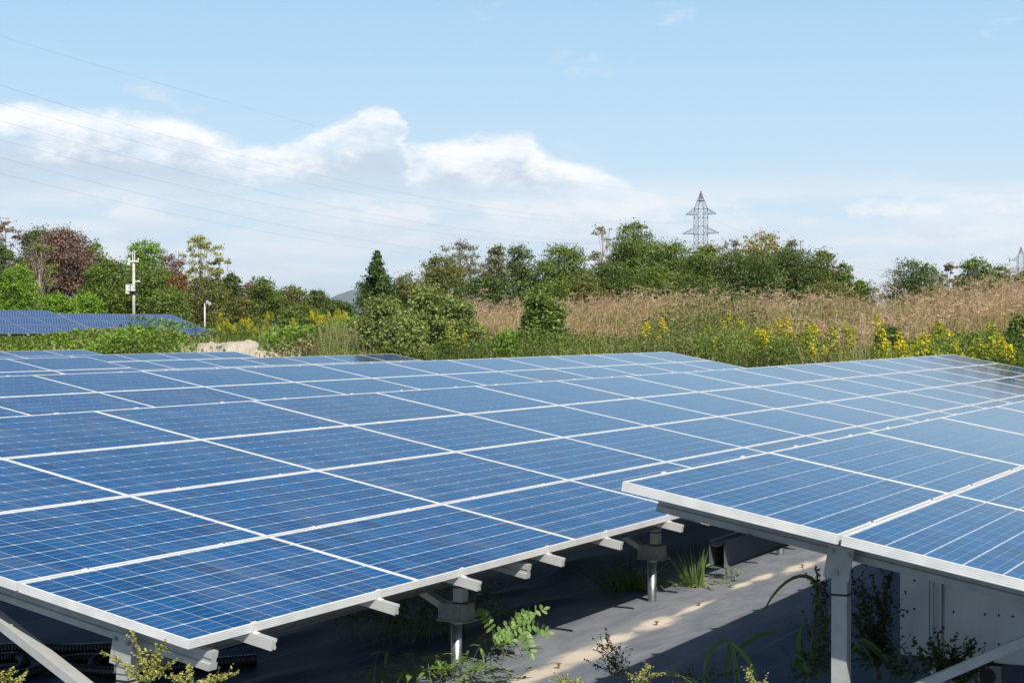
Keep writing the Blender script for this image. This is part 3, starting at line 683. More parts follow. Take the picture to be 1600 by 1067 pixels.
# bushes on the near bank
def bush(name, label, px, top, hw, F, kind, leaf=(.07, .13), dens=1., clumps=40, kind2=None, seed=1, squash=.8):
    F = float(edge_F(px))+F; o = tree(name, label, px, top, hw, F, kind, low=0., dens=dens, clumps=clumps, leaf=tuple(a*105/F*min(1, 1) for a in leaf) if False else leaf, group='bushes on the bank', seed=seed, squash=squash); o['category'] = 'bush'
    rng = np.random.default_rng(seed+100); H = at(px, top, F)[2]-o.location.z; r = hw*1.1/FPX*F; w = MB(); S = Soup(); c1, c2 = PAL[kind]
    for k in range(26):
        a = rng.uniform(0, 6.28); q = rng.uniform(.2, 1.0); b = np.array([math.cos(a)*r*q, math.sin(a)*r*q*squash, H*(1-.55*q*q)*.8]); e = b+np.array([math.cos(a)*.25, math.sin(a)*.25, 0])*r*rng.uniform(.2, 1)+np.array([0, 0, rng.uniform(.1, .45)*H*.5]); w.tube([b*.6, b, e], [.012, .009, .004], 4, False)
        m = 26; t = rng.random((m, 1)); P_ = b+(e-b)*t+rng.normal(size=(m, 3))*.07; sz = rng.uniform(leaf[0]*.5, leaf[1]*.6, m); V, Fc = leaf_quads(P_, sz, sz*.6, .3, rng); S.add(V, Fc, rep(shades(m, c1, c2, rng), 4))
    obj('stem', w.mesh('stem', True), MATS['bark'], o); tag(obj('shoots', S.mesh('shoots'), MATS['leaves'], o), kind='stuff'); return o
bush('vine_covered_bush', 'tallest hump of the shaggy vine-covered bushes left of the middle', 668, 441, 44, 4.6, 'vine', (.11, .24), 2.0, 80, seed=31)
bush('vine_covered_bush', 'left hump of the shaggy vine-covered bushes, dark at its foot', 600, 456, 46, 3.2, 'vine', (.10, .22), 1.8, 60, seed=38)
bush('vine_covered_bush', 'low front hump of the shaggy vine-covered bushes', 630, 484, 48, 1.6, 'vine', (.10, .20), 1.7, 60, seed=39)
bush('vine_covered_bush', 'right flank of the shaggy vine-covered bushes with pale leaves', 712, 464, 46, 4.5, 'vine', (.10, .20), 1.8, 60, seed=32)
bush('glossy_bush', 'glossy dark green bush rising out of the pale grass', 848, 456, 40, 6.5, 'green', (.17, .30), 1.6, 40, seed=33)
bush('light_green_bush', 'small light green bush below the glossy one, against the panels', 792, 515, 26, 2.0, 'bright', (.14, .24), 1.0, 26, seed=34)
bush('dark_weed_bush', 'dark green bush half hidden at the right edge in pale grass', 1592, 492, 26, 5, 'green', (.12, .2), 1.0, 26, seed=35)
bush('dark_weed_bush', 'dark green leafy bush among goldenrod near the right', 1392, 508, 30, 4.5, 'dark', (.10, .2), 1.0, 26, seed=36)
bush('leafy_weed_bush', 'leafy green weeds just beyond the notch between two tables', 1112, 528, 40, 2.5, 'green', (.10, .18), 1.1, 30, seed=37)

def veg_noise(P, s, seed=0):
    r = np.random.default_rng(seed); v = np.zeros(len(P))
    for k in range(5): a = r.normal(size=2)*s; v += np.sin(P[:, 0]*a[0]+P[:, 1]*a[1]+r.uniform(0, 6.28))
    return v/2.5
def build_pampas():
    rng = np.random.default_rng(3); S = Soup()
    P, px, F = scatter(52000, 690, 1780, 4.2, 34, rng, True)
    ctr = P[rng.choice(len(P), 2600, replace=False)]; nc = rng.integers(0, 2600, len(P)); off = rng.normal(size=(len(P), 2))*.13; cl = rng.random(len(P)) < .75
    P[cl, :2] = ctr[nc[cl], :2]+off[cl]; P[:, 2] = terrain(P[:, 0], P[:, 1]); F = (P[:, 0]-CAM[0])*FW[0]+(P[:, 1]-CAM[1])*FW[1]; px = 800+FPX*((P[:, 0]-CAM[0])*RT[0]+(P[:, 1]-CAM[1])*RT[1])/F; ch = rng.uniform(.72, 1.22, 2600)[nc]; cd = rng.normal(size=2600)[nc]*.16
    nz = veg_noise(P, .35, 2); keep = rng.random(len(P)) < .80+.25*nz; P, px, F, nz, ch, cd, off, cl = P[keep], px[keep], F[keep], nz[keep], ch[keep], cd[keep], off[keep], cl[keep]
    n = len(P); hgt = rng.uniform(.8, 1.6, n)*(1+.16*nz)*ch+.5*(rng.random(n) < .06)+.35*sstep(1380, 1560, px)
    lean = np.stack([.30+.45*rng.normal(size=n), -.20+.45*rng.normal(size=n)], 1)*hgt[:, None]*.5+off*1.6*cl[:, None]
    V, Fc, m = blade_strips(P, np.concatenate([lean, hgt[:, None]], 1), rng.uniform(.012, .026, n)*(F/48), rng, 3, .5)
    dry = np.clip(.22+rng.random(n)*.7+.55*veg_noise(P, .22, 41)+.2*nz+cd+.28*sstep(5, 12, F-edge_F(px)), 0, 1)[:, None]
    col = shades(n, (.15, .18, .05), (.25, .26, .09), rng, .15)*(1-dry)+shades(n, (.30, .200, .105), (.48, .350, .20), rng, .18)*dry
    S.add(V, Fc, rep(col, m))
    # feathery heads, bending with the wind
    Q = rng.choice(n, 6500, p=(hgt*(F-edge_F(px) > 7))/(hgt*(F-edge_F(px) > 7)).sum()); b = P[Q]+np.concatenate([lean[Q]*.95, hgt[Q][:, None]*.96], 1)
    dr = unit(np.concatenate([lean[Q]*1.2+rng.normal(size=(len(Q), 2))*.15, rng.uniform(.15, .6, (len(Q), 1))], 1))
    for k in range(9):
        t = (k+rng.random((len(Q), 1)))/9; c = b+dr*t*.42-np.array([0, 0, .16])*t**2; c += rng.normal(size=c.shape)*.025
        ln = rng.uniform(.10, .2, len(Q)); a = unit(dr+rng.normal(size=dr.shape)*.25-np.array([0, 0, .3])*t); sd = unit(np.cross(a, rng.normal(size=a.shape)))*.012
        Vq = np.stack([c-a*ln[:, None]*.5, c+sd, c+a*ln[:, None]*.5, c-sd], 1).reshape(-1, 3)
        hue = rng.random((len(Q), 1)); cc = (np.array((.31, .19, .145))*(1-hue)+np.array((.53, .40, .30))*hue)*(1+.18*veg_noise(b, .5, 44)[:, None])
        S.add(Vq, np.arange(4*len(Q)).reshape(-1, 4), rep(cc, 4))
    o = obj('pampas_grass', S.mesh('pampas_grass'), MATS['dry_grass']); tag(o, 'pale brown plumed pampas grass covering the rise before the trees', 'grass', kind='stuff')
build_pampas()
def build_undergrowth():
    rng = np.random.default_rng(4); S = Soup()
    # green stems and grass, front of the bank
    P, px, F = scatter(34000, 500, 1760, .2, 9, rng, True); nz = veg_noise(P, .5, 5); n = len(P)
    hgt = rng.uniform(.7, 1.7, n)*(1+.2*nz); lean = rng.normal(size=(n, 2))*.18*hgt[:, None]
    V, Fc, m = blade_strips(P, np.concatenate([lean, hgt[:, None]], 1), rng.uniform(.010, .024, n), rng, 3, .6)
    dry = (rng.random((n, 1)) < (.34+.22*nz)[:, None]); col = np.where(dry, shades(n, (.30, .23, .12), (.46, .37, .21), rng), shades(n, (.085, .135, .026), (.190, .240, .060), rng))
    S.add(V, Fc, rep(col, m))
    P, px, F = scatter(85000, 500, 1760, .2, 5.8, rng, True); nz = veg_noise(P, .8, 6); n = len(P)
    C = P+np.stack([rng.normal(size=n)*.1, rng.normal(size=n)*.1, rng.uniform(.15, 1, n)**.8*(1.55+.35*nz)], 1)
    sz = rng.uniform(.05, .12, n); V, Fc = leaf_quads(C, sz, sz*rng.uniform(.3, .6, n), .4, rng)
    h = np.clip(.5+.5*veg_noise(P, 1.1, 7)+.2*rng.normal(size=n), 0, 1)[:, None]
    col = shades(n, (.050, .095, .018), (.095, .150, .032), rng)*(1-h)+shades(n, (.155, .225, .036), (.250, .300, .075), rng)*h
    S.add(V, Fc, rep(col, 4))
    P, px, F = scatter(60000, 680, 1760, 6, 24, rng, True); nz = veg_noise(P, .33, 71); kp = nz > 1.6; P, nz = P[kp], nz[kp]; n = len(P)
    C = P+np.stack([rng.normal(size=n)*.1, rng.normal(size=n)*.1, rng.uniform(.3, 1, n)*(.9+.6*nz)], 1); sz = rng.uniform(.06, .14, n); V, Fc = leaf_quads(C, sz, sz*rng.uniform(.35, .65, n), .4, rng)
    S.add(V, Fc, rep(shades(n, (.070, .105, .022), (.165, .200, .050), rng), 4))
    tag(obj('weedy_undergrowth', S.mesh('weedy_undergrowth'), MATS['leaves']), 'mixed green weeds and stems along the foot of the bank', 'weeds', kind='stuff')
    # left: creeping bright green cover over the mound
    S = Soup(); P, px, F = scatter(90000, -160, 600, 52, 84, rng); nz = veg_noise(P, .55, 8); n = len(P)
    mound = .28+.75*np.clip(.45+.6*nz, 0, 1.4)+.18*np.clip(veg_noise(P, 1.6, 61), 0, 1)
    # the hump before the far tables
    C = P+np.stack([rng.normal(size=n)*.15, rng.normal(size=n)*.15, mound*rng.uniform(.2, 1, n)**.5], 1)
    sandgap = ((px > 285) & (px < 412) & (F > 57) & (F < 80)); C[sandgap, 2] -= .35
    sz = rng.uniform(.09, .2, n); V, Fc = leaf_quads(C, sz, sz*rng.uniform(.5, .85, n), .6, rng)
    h = np.clip(.5+.55*veg_noise(P, .8, 9)+.2*rng.normal(size=n), 0, 1)[:, None]
    col = shades(n, (.080, .135, .020), (.130, .200, .034), rng)*(1-h)+shades(n, (.160, .270, .028), (.250, .350, .060), rng)*h
    dryp = (veg_noise(P, .6, 12) > .75)[:, None] & (rng.random((n, 1)) < .6); col = np.where(dryp, shades(n, (.25, .19, .11), (.38, .30, .19), rng), col)
    S.add(V, Fc, rep(col, 4))
    P, px, F = scatter(16000, -160, 600, 52, 100, rng); n = len(P); hgt = rng.uniform(.4, .95, n); lean = rng.normal(size=(n, 2))*.15
    V, Fc, m = blade_strips(P, np.concatenate([lean, hgt[:, None]], 1), rng.uniform(.012, .03, n), rng, 2, .6); dry = rng.random((n, 1)) < .3
    S.add(V, Fc, rep(np.where(dry, shades(n, (.24, .19, .10), (.36, .29, .17), rng), shades(n, (.07, .12, .02), (.15, .21, .04), rng)), m))
    tag(obj('creeping_weeds', S.mesh('creeping_weeds'), MATS['leaves']), 'bright green creeping weeds over the low mound behind the left tables', 'weeds', kind='stuff')
build_undergrowth()

# goldenrod
def goldenrod_protos():
    out = []
    for s in range(4):
        rng = np.random.default_rng(50+s); H = 1.0; S = Soup(); w = MB()
        w.tube([(0, 0, 0), (.02, .01, .5), (0, .03, H)], [.006, .005, .003], 4)
        n = 70; z = rng.uniform(.12, .86, n); a = rng.uniform(0, 6.28, n); d = np.stack([np.cos(a), np.sin(a), np.full(n, .35)], 1); C = np.stack([0*z, 0*z, z], 1)+d*.07
        sd = unit(np.cross(d, [0, 0, 1.]))*.012; e = unit(d)*.065; V = np.stack([C-e, C+sd, C+e-np.array([0, 0, .015]), C-sd], 1).reshape(-1, 3)
        S.add(V, np.arange(4*n).reshape(-1, 4), rep(shades(n, (.05, .10, .018), (.12, .19, .035), rng), 4))
        leafm = S.mesh('goldenrod_leaves'); stem = w.mesh('goldenrod_stem')
        S = Soup()
        for k in range(17):
            t = k/16; z0 = .74+.27*t; L_ = (.13 if s % 2 else .10)*(1-t)**.7+.02; a = k*2.4; d = np.array([math.cos(a), math.sin(a), .45]); m = 13
            tt = rng.uniform(.1, 1, (m, 1)); C = np.array([0, .03*t, z0])+d*L_*tt-np.array([0, 0, .05])*tt**2+rng.normal(size=(m, 3))*.010
            V, Fc = leaf_quads(C, rng.uniform(.021, .038, m), rng.uniform(.014, .026, m), .4, rng)
            S.add(V, Fc, rep(shades(m, (.50, .43, .020), (.68, .59, .055), rng, .08) if s < 2 else shades(m, (.27, .31, .035), (.44, .44, .06), rng, .08), 4))
        out.append((stem, leafm, S.mesh('goldenrod_flowers')))
    return out
GP = goldenrod_protos()
for st_, lf, fl in GP: st_.materials.append(MATS['bark']); lf.materials.append(MATS['leaves']); fl.materials.append(MATS['flowers'])
def goldenrod(px, F, h, label, group):
    rng = random.Random(int(px*31+F*77)); p = at(px, 500, F); gz = float(terrain(p[0], p[1]))
    st_, lf, fl = GP[rng.randrange(4)]
    o = obj('goldenrod', st_, None, None, (p[0], p[1], gz-.02)); o.rotation_euler = (rng.uniform(-.12, .12), rng.uniform(-.12, .12), rng.uniform(0, 6.28)); o.scale = (h*.95+.1, h*.95+.1, h)
    tag(o, label, 'goldenrod', group); obj('leaves', lf, None, o); tag(obj('flower_head', fl, None, o), kind='stuff')
rg = random.Random(3)
_gold = goldenrod
def goldenrod(px, F, h, lab, grp): _gold(px, float(edge_F(px))+F, h, lab, grp)
for k in range(84): goldenrod(rg.gauss(1240, 105), rg.uniform(.6, 9), rg.uniform(1.25, 2.15), 'yellow goldenrod in the patch before the panels, right of the pylon', 'goldenrod right of the pylon')
for k in range(110): goldenrod(rg.uniform(1350, 1650), rg.uniform(.5, 7), rg.uniform(1.1, 1.9), 'yellow goldenrod in the long drift at the right beyond the panels', 'goldenrod drift at the right')
for k in range(90): goldenrod(rg.choice((rg.uniform(335, 470), rg.uniform(490, 545))), rg.uniform(18, 28), rg.uniform(.9, 1.6), 'yellow goldenrod in the far patch left of the vine bush', 'far goldenrod on the left')
for px, F, h in ((708, 1.2, 2.1), (718, 1.4, 1.9), (612, .8, 1.6), (745, 5, 2.1), (1045, 2.5, 1.3), (1030, 1.5, 1.4)): goldenrod(px, F, h, 'single yellow goldenrod in the middle of the bank', 'scattered goldenrod in the middle')

# ------------------------------------------------------------------ sand heap
def sand_heap():
    rng = np.random.default_rng(9); c0 = at(345, 545, 64); rx, ry = RT[:2]/np.linalg.norm(RT[:2]), FW[:2]/np.linalg.norm(FW[:2])
    n, m = 60, 36; a = np.linspace(-1, 1, n); b = np.linspace(-1, 1, m); A, B = np.meshgrid(a, b, indexing='ij'); lat = A*3.0+.1; dep = B*3.4
    X = c0[0]+lat*rx[0]+dep*ry[0]; Y = c0[1]+lat*rx[1]+dep*ry[1]
    env = np.clip(1-A**4, 0, 1)*np.clip(1-B**2, 0, 1)**.8
    rid = .42*np.exp(-((A-.12)/.42)**2)+.28*np.exp(-((A+.45)/.33)**2)+.22*np.exp(-((A-.65)/.3)**2)*.6
    bumps = .05*np.sin(9*A+2)*np.cos(7*B+A*3)+.03*np.sin(21*A+5*B)
    lump = .10*np.sin(5.3*A+1.7*B)*np.sin(4.1*B+2)+.06*np.sin(13*A-6*B)+.035*rng.normal(size=A.shape)
    Z = terrain(X, Y)-.1+(.27+rid*.85*(1-.35*(A > .1)*(A-.1))+bumps+lump)*env*1.0
    V = np.stack([X, Y, Z], -1).reshape(-1, 3); i, j = np.meshgrid(np.arange(n-1), np.arange(m-1), indexing='ij'); q = (i*m+j).ravel()
    tag(obj('sand_heap', mesh_from('sand_heap', V, [np.stack([q, q+m, q+m+1, q+1], 1)], smooth=True), MATS['sand']), 'pale beige heap of sand behind the left tables', 'sand heap')
sand_heap()

# ------------------------------------------------------------------ utility pole, lamp
def utility_pole():
    F = 106; k = F/FPX; b = at(209, 500, F); gz = float(terrain(b[0], b[1])); top = at(209, 395, F)[2]-gz
    t = thing('utility_pole', 'concrete utility pole with white boxes in front of the dark trees', 'utility pole', (b[0], b[1], gz), YAW)
    z = lambda py: at(209, py, F)[2]-gz
    obj('pole', MB().tube([(0, 0, -.3), (0, 0, z(407))], [.105, .085], 12).mesh('pole', True), MATS['concrete_pole'], t)
    for s in (-1, 1): obj('upright', MB().box((0, s*.06*1.0, (z(407)+z(394))/2), (.06, .05, z(394)-z(409))).mesh('upright'), MATS['painted_white'], t)
    ca = obj('crossarm', MB().box((-.1, 0, z(408.5)), (.09, .66, .09)).mesh('crossarm'), MATS['painted_white'], t)
    for y in (-.31, .22, .31): obj('insulator', MB().tube([(-.1, y, z(408.5)+.04), (-.1, y, z(408.5)+.12), (-.1, y, z(408.5)+.2)], [.035, .06, .03], 8).mesh('insulator', True), MATS['ceramic'], ca)
    sw = obj('switch_unit', MB().box((-.15, .26, z(412.5)), (.16, .16, .14)).tube([(-.15, .2, z(411)), (-.15, .36, z(414))], .04, 8).mesh('switch_unit'), MATS['painted_white'], t)
    for y, h in ((-.02, 10.), (.29, 9.5)):
        bx = obj('meter_box', MB().box((-.22, y, z(450)), (.22, .26 if y > 0 else .22, h*k)).box((-.22, y, z(450)+h*k/2+.015), (.26, .3, .03)).mesh('meter_box'), MATS['painted_white'], t)
        obj('door_handle', MB().box((-.34, y-.06, z(450)), (.02, .03, .08)).mesh('door_handle'), MATS['dark_joint'], bx)
    obj('small_box', MB().box((-.2, .36, z(456.5)), (.16, .2, .16)).box((-.2, .30, z(458)), (.12, .14, .12)).mesh('small_box'), MATS['painted_white'], t)
    obj('band', MB().tube([(0, 0, z(460)), (0, 0, z(455))], .165, 12).mesh('band'), MATS['dark_joint'], t)
    obj('side_bracket', MB().box((0, -.22, z(440)), (.05, .4, .05)).box((0, -.3, z(439)), (.09, .12, .1)).mesh('side_bracket'), MATS['painted_white'], t)
utility_pole()
def lamp_post():
    F = 84; b = at(320, 500, F); gz = float(terrain(b[0], b[1])); z = lambda py: at(320, py, F)[2]-gz
    t = thing('lamp_post', 'small white lamp post with floodlights right of the far tables', 'lamp post', (b[0], b[1], gz), YAW)
    obj('post', MB().tube([(0, 0, -.2), (0, 0, z(474))], .035, 10).mesh('post', True), MATS['painted_white'], t)
    obj('arm', MB().tube([(0, .05, z(475)), (-.05, -.15, z(474)), (-.05, -.3, z(473))], .025, 8).mesh('arm', True), MATS['painted_white'], t)
    for y, zz in ((-.14, 471.2), (-.26, 474.0)):
        h = obj('lamp_head', MB().tube([(.10, y, z(zz)+.03), (-.05, y, z(zz)), (-.16, y, z(zz)-.04)], [.03, .055, .075], 12).mesh('lamp_head', True), MATS['painted_white'], t)
        obj('lens', MB().tube([(-.161, y, z(zz)-.041), (-.17, y, z(zz)-.045)], .07, 12).mesh('lens'), MATS['lens'], h)
lamp_post()

# ------------------------------------------------------------------ pylons and wires
def pylon(label, px, F, ptop, s, rz):
    b = at(px, 500, F); top = at(px, ptop, F)[2]
    t = thing('lattice_pylon', label, 'pylon', (b[0], b[1], 0), rz, 'transmission pylons')
    H = top; wv = 1.28*s; z3 = top-13.2*s; zu, zl, zb = top-5.2*s, top-9.9*s, top-14.5*s     # arm levels
    def wid(z):
        if z > zu+1.6*s: return max(.18*s, wv*(top-z)/(top-zu-1.6*s))
        return wv if z > zb-2*s else wv+(zb-2*s-z)*.10
    lv = [0, H*.12, H*.24, H*.35, H*.45, zb-2*s]; q = zb-2*s
    while q < zu+1.5*s: q += 2.1*s; lv.append(q)
    lv += [top-2.0*s, top-.9*s, top-.1]
    lv = sorted(set(lv)); rb = .05*s
    for sx in (-1, 1):
        for sy in (-1, 1): obj('leg', MB().tube([(sx*wid(z), sy*wid(z), z) for z in lv], rb*1.35, 4).mesh('leg'), MATS['pylon_steel'], t)
    for f in range(4):
        m = MB(); c = [(-1, -1), (1, -1), (1, 1), (-1, 1)]; a, d = c[f], c[(f+1) % 4]
        for k in range(len(lv)-1):
            w0, w1 = wid(lv[k]), wid(lv[k+1])
            m.tube([(a[0]*w0, a[1]*w0, lv[k]), (d[0]*w1, d[1]*w1, lv[k+1])], rb*.7, 3); m.tube([(d[0]*w0, d[1]*w0, lv[k]), (a[0]*w1, a[1]*w1, lv[k+1])], rb*.7, 3)
            m.tube([(a[0]*w1, a[1]*w1, lv[k+1]), (d[0]*w1, d[1]*w1, lv[k+1])], rb*.7, 3)
        obj('bracing', m.mesh('bracing'), MATS['pylon_steel'], t)
    tips = []
    for zz, hl in ((zu, 4.0*s), (zl, 4.8*s), (zb, 4.4*s)):
        for sd in (-1, 1):
            m = MB()
            for sx in (-1, 1):
                m.tube([(sx*wv, sd*wv, zz), (0, sd*hl, zz)], rb, 4); m.tube([(sx*wv, sd*wv, zz+1.5*s), (0, sd*hl, zz+.05)], rb, 4)
                for u in (.3, .62):
                    ya = sd*(wv+(hl-wv)*u); xa = sx*wv*(1-u); m.tube([(xa, ya, zz), (xa, ya, zz+1.5*s*(1-u))], rb*.6, 3); m.tube([(xa, ya, zz+1.5*s*(1-u)), (sx*wv*(1-u+.3), sd*(wv+(hl-wv)*(u-.3)), zz)], rb*.6, 3)
            ar = obj('crossarm', m.mesh('crossarm'), MATS['pylon_steel'], t)
            ins = MB(); ins.tube([(0, sd*hl, zz-k*.14*s) for k in range(13)], [.03+.05*s*(k % 2) for k in range(13)], 6); obj('insulator', ins.mesh('insulator'), MATS['ceramic'], ar)
            tips.append((zz-1.75*s, sd*hl))
    obj('warning_cap', MB().box((0, 0, top+.1), (.32*s, .32*s, .8*s)).mesh('warning_cap'), MATS['pylon_red'], t)
    obj('warning_panel', MB().box((0, 0, top-1.1*s), (.4*s, .4*s, .4*s)).mesh('warning_panel'), MATS['pylon_white'], t)
    return t, tips
WD = np.array([-232.63, 10.84]); WDU = WD/np.linalg.norm(WD)
PA = at(1095, 500, 420)[:2]; rzA = math.atan2(WDU[1], WDU[0])
_, tipsA = pylon('lattice transmission pylon rising behind the middle of the skyline', 1095, 420, 302, 1.0, rzA)
pylon('smaller farther lattice pylon at the right edge of the skyline', 1595, 690, 387, 1.0, rzA)
nrm = np.array([-WDU[1], WDU[0]])
names = ['upper', 'upper', 'middle', 'middle', 'lower', 'lower']
def wire(label, P0, P1, sag, r=.0085):
    t = np.linspace(0, 1, 60)[:, None]; P = P0+(P1-P0)*t; P[:, 2] -= (sag*4*t*(1-t))[:, 0]
    tag(obj('power_line', MB().tube(P, r, 5, False).mesh('power_line'), MATS['wire']), label, 'power line', 'wires to the pylon')
PB = PA+WD*1.0
for k, (zz, off) in enumerate(tipsA):
    a = np.array([*(PA+nrm*off), zz]); b = np.array([*(PB+nrm*off), zz+5.67])
    wire('thin %s wire on the %s side of the line running up to the pylon' % (names[k], 'near' if off < 0 else 'far'), a, b, 5.88)
wire('thin topmost earth wire from the tip of the pylon', np.array([*PA, 33.4]), np.array([*PB, 40.5]), 3.6, .006)
PC = at(1595, 500, 690)[:2]; dC = (PC-PA)/np.linalg.norm(PC-PA); nC = np.array([-dC[1], dC[0]])
for k, (zz, off) in enumerate(tipsA):
    a = np.array([*(PA+nrm*off), zz]); b = np.array([*(PC-nC*off), zz-.3]); wire('thin %s wire on the %s side between the two pylons' % (names[k], 'near' if off < 0 else 'far'), a, b, 9.0, .009)

# ------------------------------------------------------------------ cabinet under the right table
def cabinet():
    x0, ya, yb_, z0, z1 = 3.05, -2.30, -4.6, .42, 1.16
    t = thing('equipment_cabinet', 'grey sheet-metal equipment cabinet with screws under the right table', 'cabinet', (x0, (ya+yb_)/2, 0))
    cy = (ya+yb_)/2; Y = lambda y: y-cy
    SCREW = MB().tube([(0, 0, 0), (-.004, 0, 0)], .0065, 8).mesh('screw'); SCREW.materials.append(MATS['dark_joint'])
    obj('body', MB().box((.24, 0, (z0+z1)/2), (.44, abs(ya-yb_)-.02, z1-z0)).mesh('body'), MATS['cabinet_sheet'], t)
    cols = [(ya, ya-.16), (ya-.235, ya-.80), (ya-.875, ya-1.40), (ya-1.475, yb_)]
    for a, b in cols:
        p = obj('sheet_panel', MB().box((0, 0, 0), (.012, a-b-.006, z1-z0-.02)).mesh('sheet_panel'), MATS['cabinet_sheet'], t, (.012, Y((a+b)/2), (z0+z1)/2))
        w = a-b; ys = [0] if w < .2 else [-w/2+.05, w/2-.05, 0, -.07, .07]
        for yy in ys:
            for zz in (-.27, -.12, .03, .18, .30): obj('screw', SCREW, None, p, (-.006, yy, zz))
    for y in (ya-.198, ya-.838, ya-1.438):
        c = obj('upright', MB().box((0, -.022, 0), (.03, .012, z1-z0+.1)).box((0, .022, 0), (.03, .012, z1-z0+.1)).box((.011, 0, 0), (.006, .034, z1-z0+.1)).mesh('upright'), MATS['cabinet_sheet'], t, (-.004, Y(y), (z0+z1)/2-.03))
    g = obj('fan_unit', MB().box((0, 0, 0), (.20, .26, .11)).mesh('fan_unit'), MATS['galvanised_steel'], t, (.11, Y(ya-.40), z0-.07))
    for yy in (-.06, .06): obj('fan_opening', MB().tube([(-.101, yy, 0), (-.104, yy, 0)], .042, 20).mesh('fan_opening'), MATS['black_plastic'], g)
    for y in (ya-.2, yb_+.3): obj('leg', MB().box((.2, Y(y), z0/2), (.06, .06, z0)).mesh('leg'), MATS['galvanised_steel'], t)
cabinet()

# ------------------------------------------------------------------ conduits and pegs on the sheet
def corrugated(pts, r, step=.022):
    pts = np.asarray(pts, float); P = [pts[0]]
    t = np.linspace(0, len(pts)-1, 30*len(pts)); P = []
    for tt in t:                                                     # Catmull-Rom
        i = min(int(tt), len(pts)-2); f = tt-i; p0, p1, p2, p3 = pts[max(i-1, 0)], pts[i], pts[i+1], pts[min(i+2, len(pts)-1)]
        P.append(.5*((2*p1)+(-p0+p2)*f+(2*p0-5*p1+4*p2-p3)*f*f+(-p0+3*p1-3*p2+p3)*f**3))
    P = np.array(P); s = np.concatenate([[0], np.cumsum(np.linalg.norm(np.diff(P, axis=0), axis=1))]); m = int(s[-1]/step*2)
    q = np.linspace(0, s[-1], m); Q = np.stack([np.interp(q, s, P[:, k]) for k in range(3)], 1)
    return MB().tube(Q, np.where(np.arange(m) % 2, r, r*.84), 10).mesh('conduit')
def G(px, py, z=.04): return gpt(px, py, z)
CON = [('thick black corrugated conduit running along the ground behind the front post', [G(-60, 1018), G(40, 1012), G(110, 1014), G(200, 1010), G(300, 1002), G(420, 992)], .042),
       ('black conduit loop curling back at the bottom left corner', [G(-60, 1046), G(-10, 1030, .05), G(30, 1027, .05), G(38, 1038, .05), G(20, 1052, .05), G(-40, 1060)], .038),
       ('black conduit sweeping up from the bottom left behind the brace', [G(-50, 1066), G(40, 1052), G(90, 1034, .06), G(140, 1028, .05), G(200, 1030), G(320, 1024)], .036),
       ('black conduit curving round the foot of the front post', [G(90, 1042), G(130, 1046), G(185, 1050), G(240, 1046), G(330, 1036), G(400, 1030)], .040),
       ('short black conduit bend beside the front post', [G(150, 1044, .05), G(146, 1034, .06), G(165, 1026, .06), G(195, 1022), G(260, 1018)], .034)]
for lab, pts, r in CON: tag(obj('conduit', corrugated(pts, r), MATS['conduit_black']), lab, 'conduit', 'black conduits under the nearest table')
def peg(px, py, lab):
    p = gpt(px, py, .012); t = thing('ground_peg', lab, 'peg', p, random.uniform(0, 3), 'pegs in the ground sheet')
    obj('head', MB().tube([(0, 0, .012), (0, 0, .017)], .017, 10).mesh('head'), MATS['orange_peg'], t); obj('shaft', MB().tube([(0, 0, -.15), (0, 0, .013)], .008, 6).mesh('shaft'), MATS['orange_peg'], t)
for px, py, lab in ((873, 1040, 'rusty orange peg at the near end of the sand drift'), (950, 1010, 'rusty orange peg in the widest patch of sand'), (1026, 974, 'rusty orange peg in the second patch of sand'), (1092, 945, 'rusty orange peg past the second patch of sand'), (1254, 885, 'rusty orange peg in the farthest patch of sand')): peg(px, py, lab)

# ------------------------------------------------------------------ weeds close by
def strip_leaf(S, base, d, ln, wd, droop, col, rng, n=5, shape='lance', roll=None):
    d = unit(np.array(d, float)); sd = np.cross(d, [0, 0, 1.]); sd = unit(sd+1e-6); 
    if roll is not None: sd = sd*math.cos(roll)+np.cross(d, sd)*math.sin(roll)
    P = []
    for k in range(n+1):
        t = k/n; c = np.array(base)+d*ln*t-np.array([0, 0, 1.])*droop*ln*t*t
        w = wd*{'lance': (math.sin(math.pi*min(1, .12+.88*t))**.8), 'grass': (1-t**2.2)*.95+.03, 'oval': math.sin(math.pi*(.06+.92*t))**.6}[shape]
        P += [c-sd*w*.5, c+sd*w*.5+np.array([0, 0, .12*w])]
    S.add(np.array(P), np.array([[2*k, 2*k+1, 2*k+3, 2*k+2] for k in range(n)]), np.tile(col, (2*n+2, 1)))
def plant(name, label, cat, S, w, group=None, wood='stem_green', loc=None):
    V = np.concatenate(S.v); b = np.array([V[:, 0].mean(), V[:, 1].mean(), 0]) if loc is None else np.array([loc[0], loc[1], 0.])
    t = thing(name, label, cat, b, 0, group); S.v = [v-b for v in S.v]
    tag(obj('leaves', S.mesh('leaves'), MATS['leaves'], t), kind='stuff')
    if w is not None and w.v:
        w.v = [v-b for v in w.v]; obj('stem', w.mesh('stem', True), MATS[wood], t)
    return t
mat('stem_green', (.10, .13, .05), .7)
mat('stem_brown', (.09, .07, .05), .8)
def one(c1, c2, rng): return shades(1, c1, c2, rng, .12)[0]
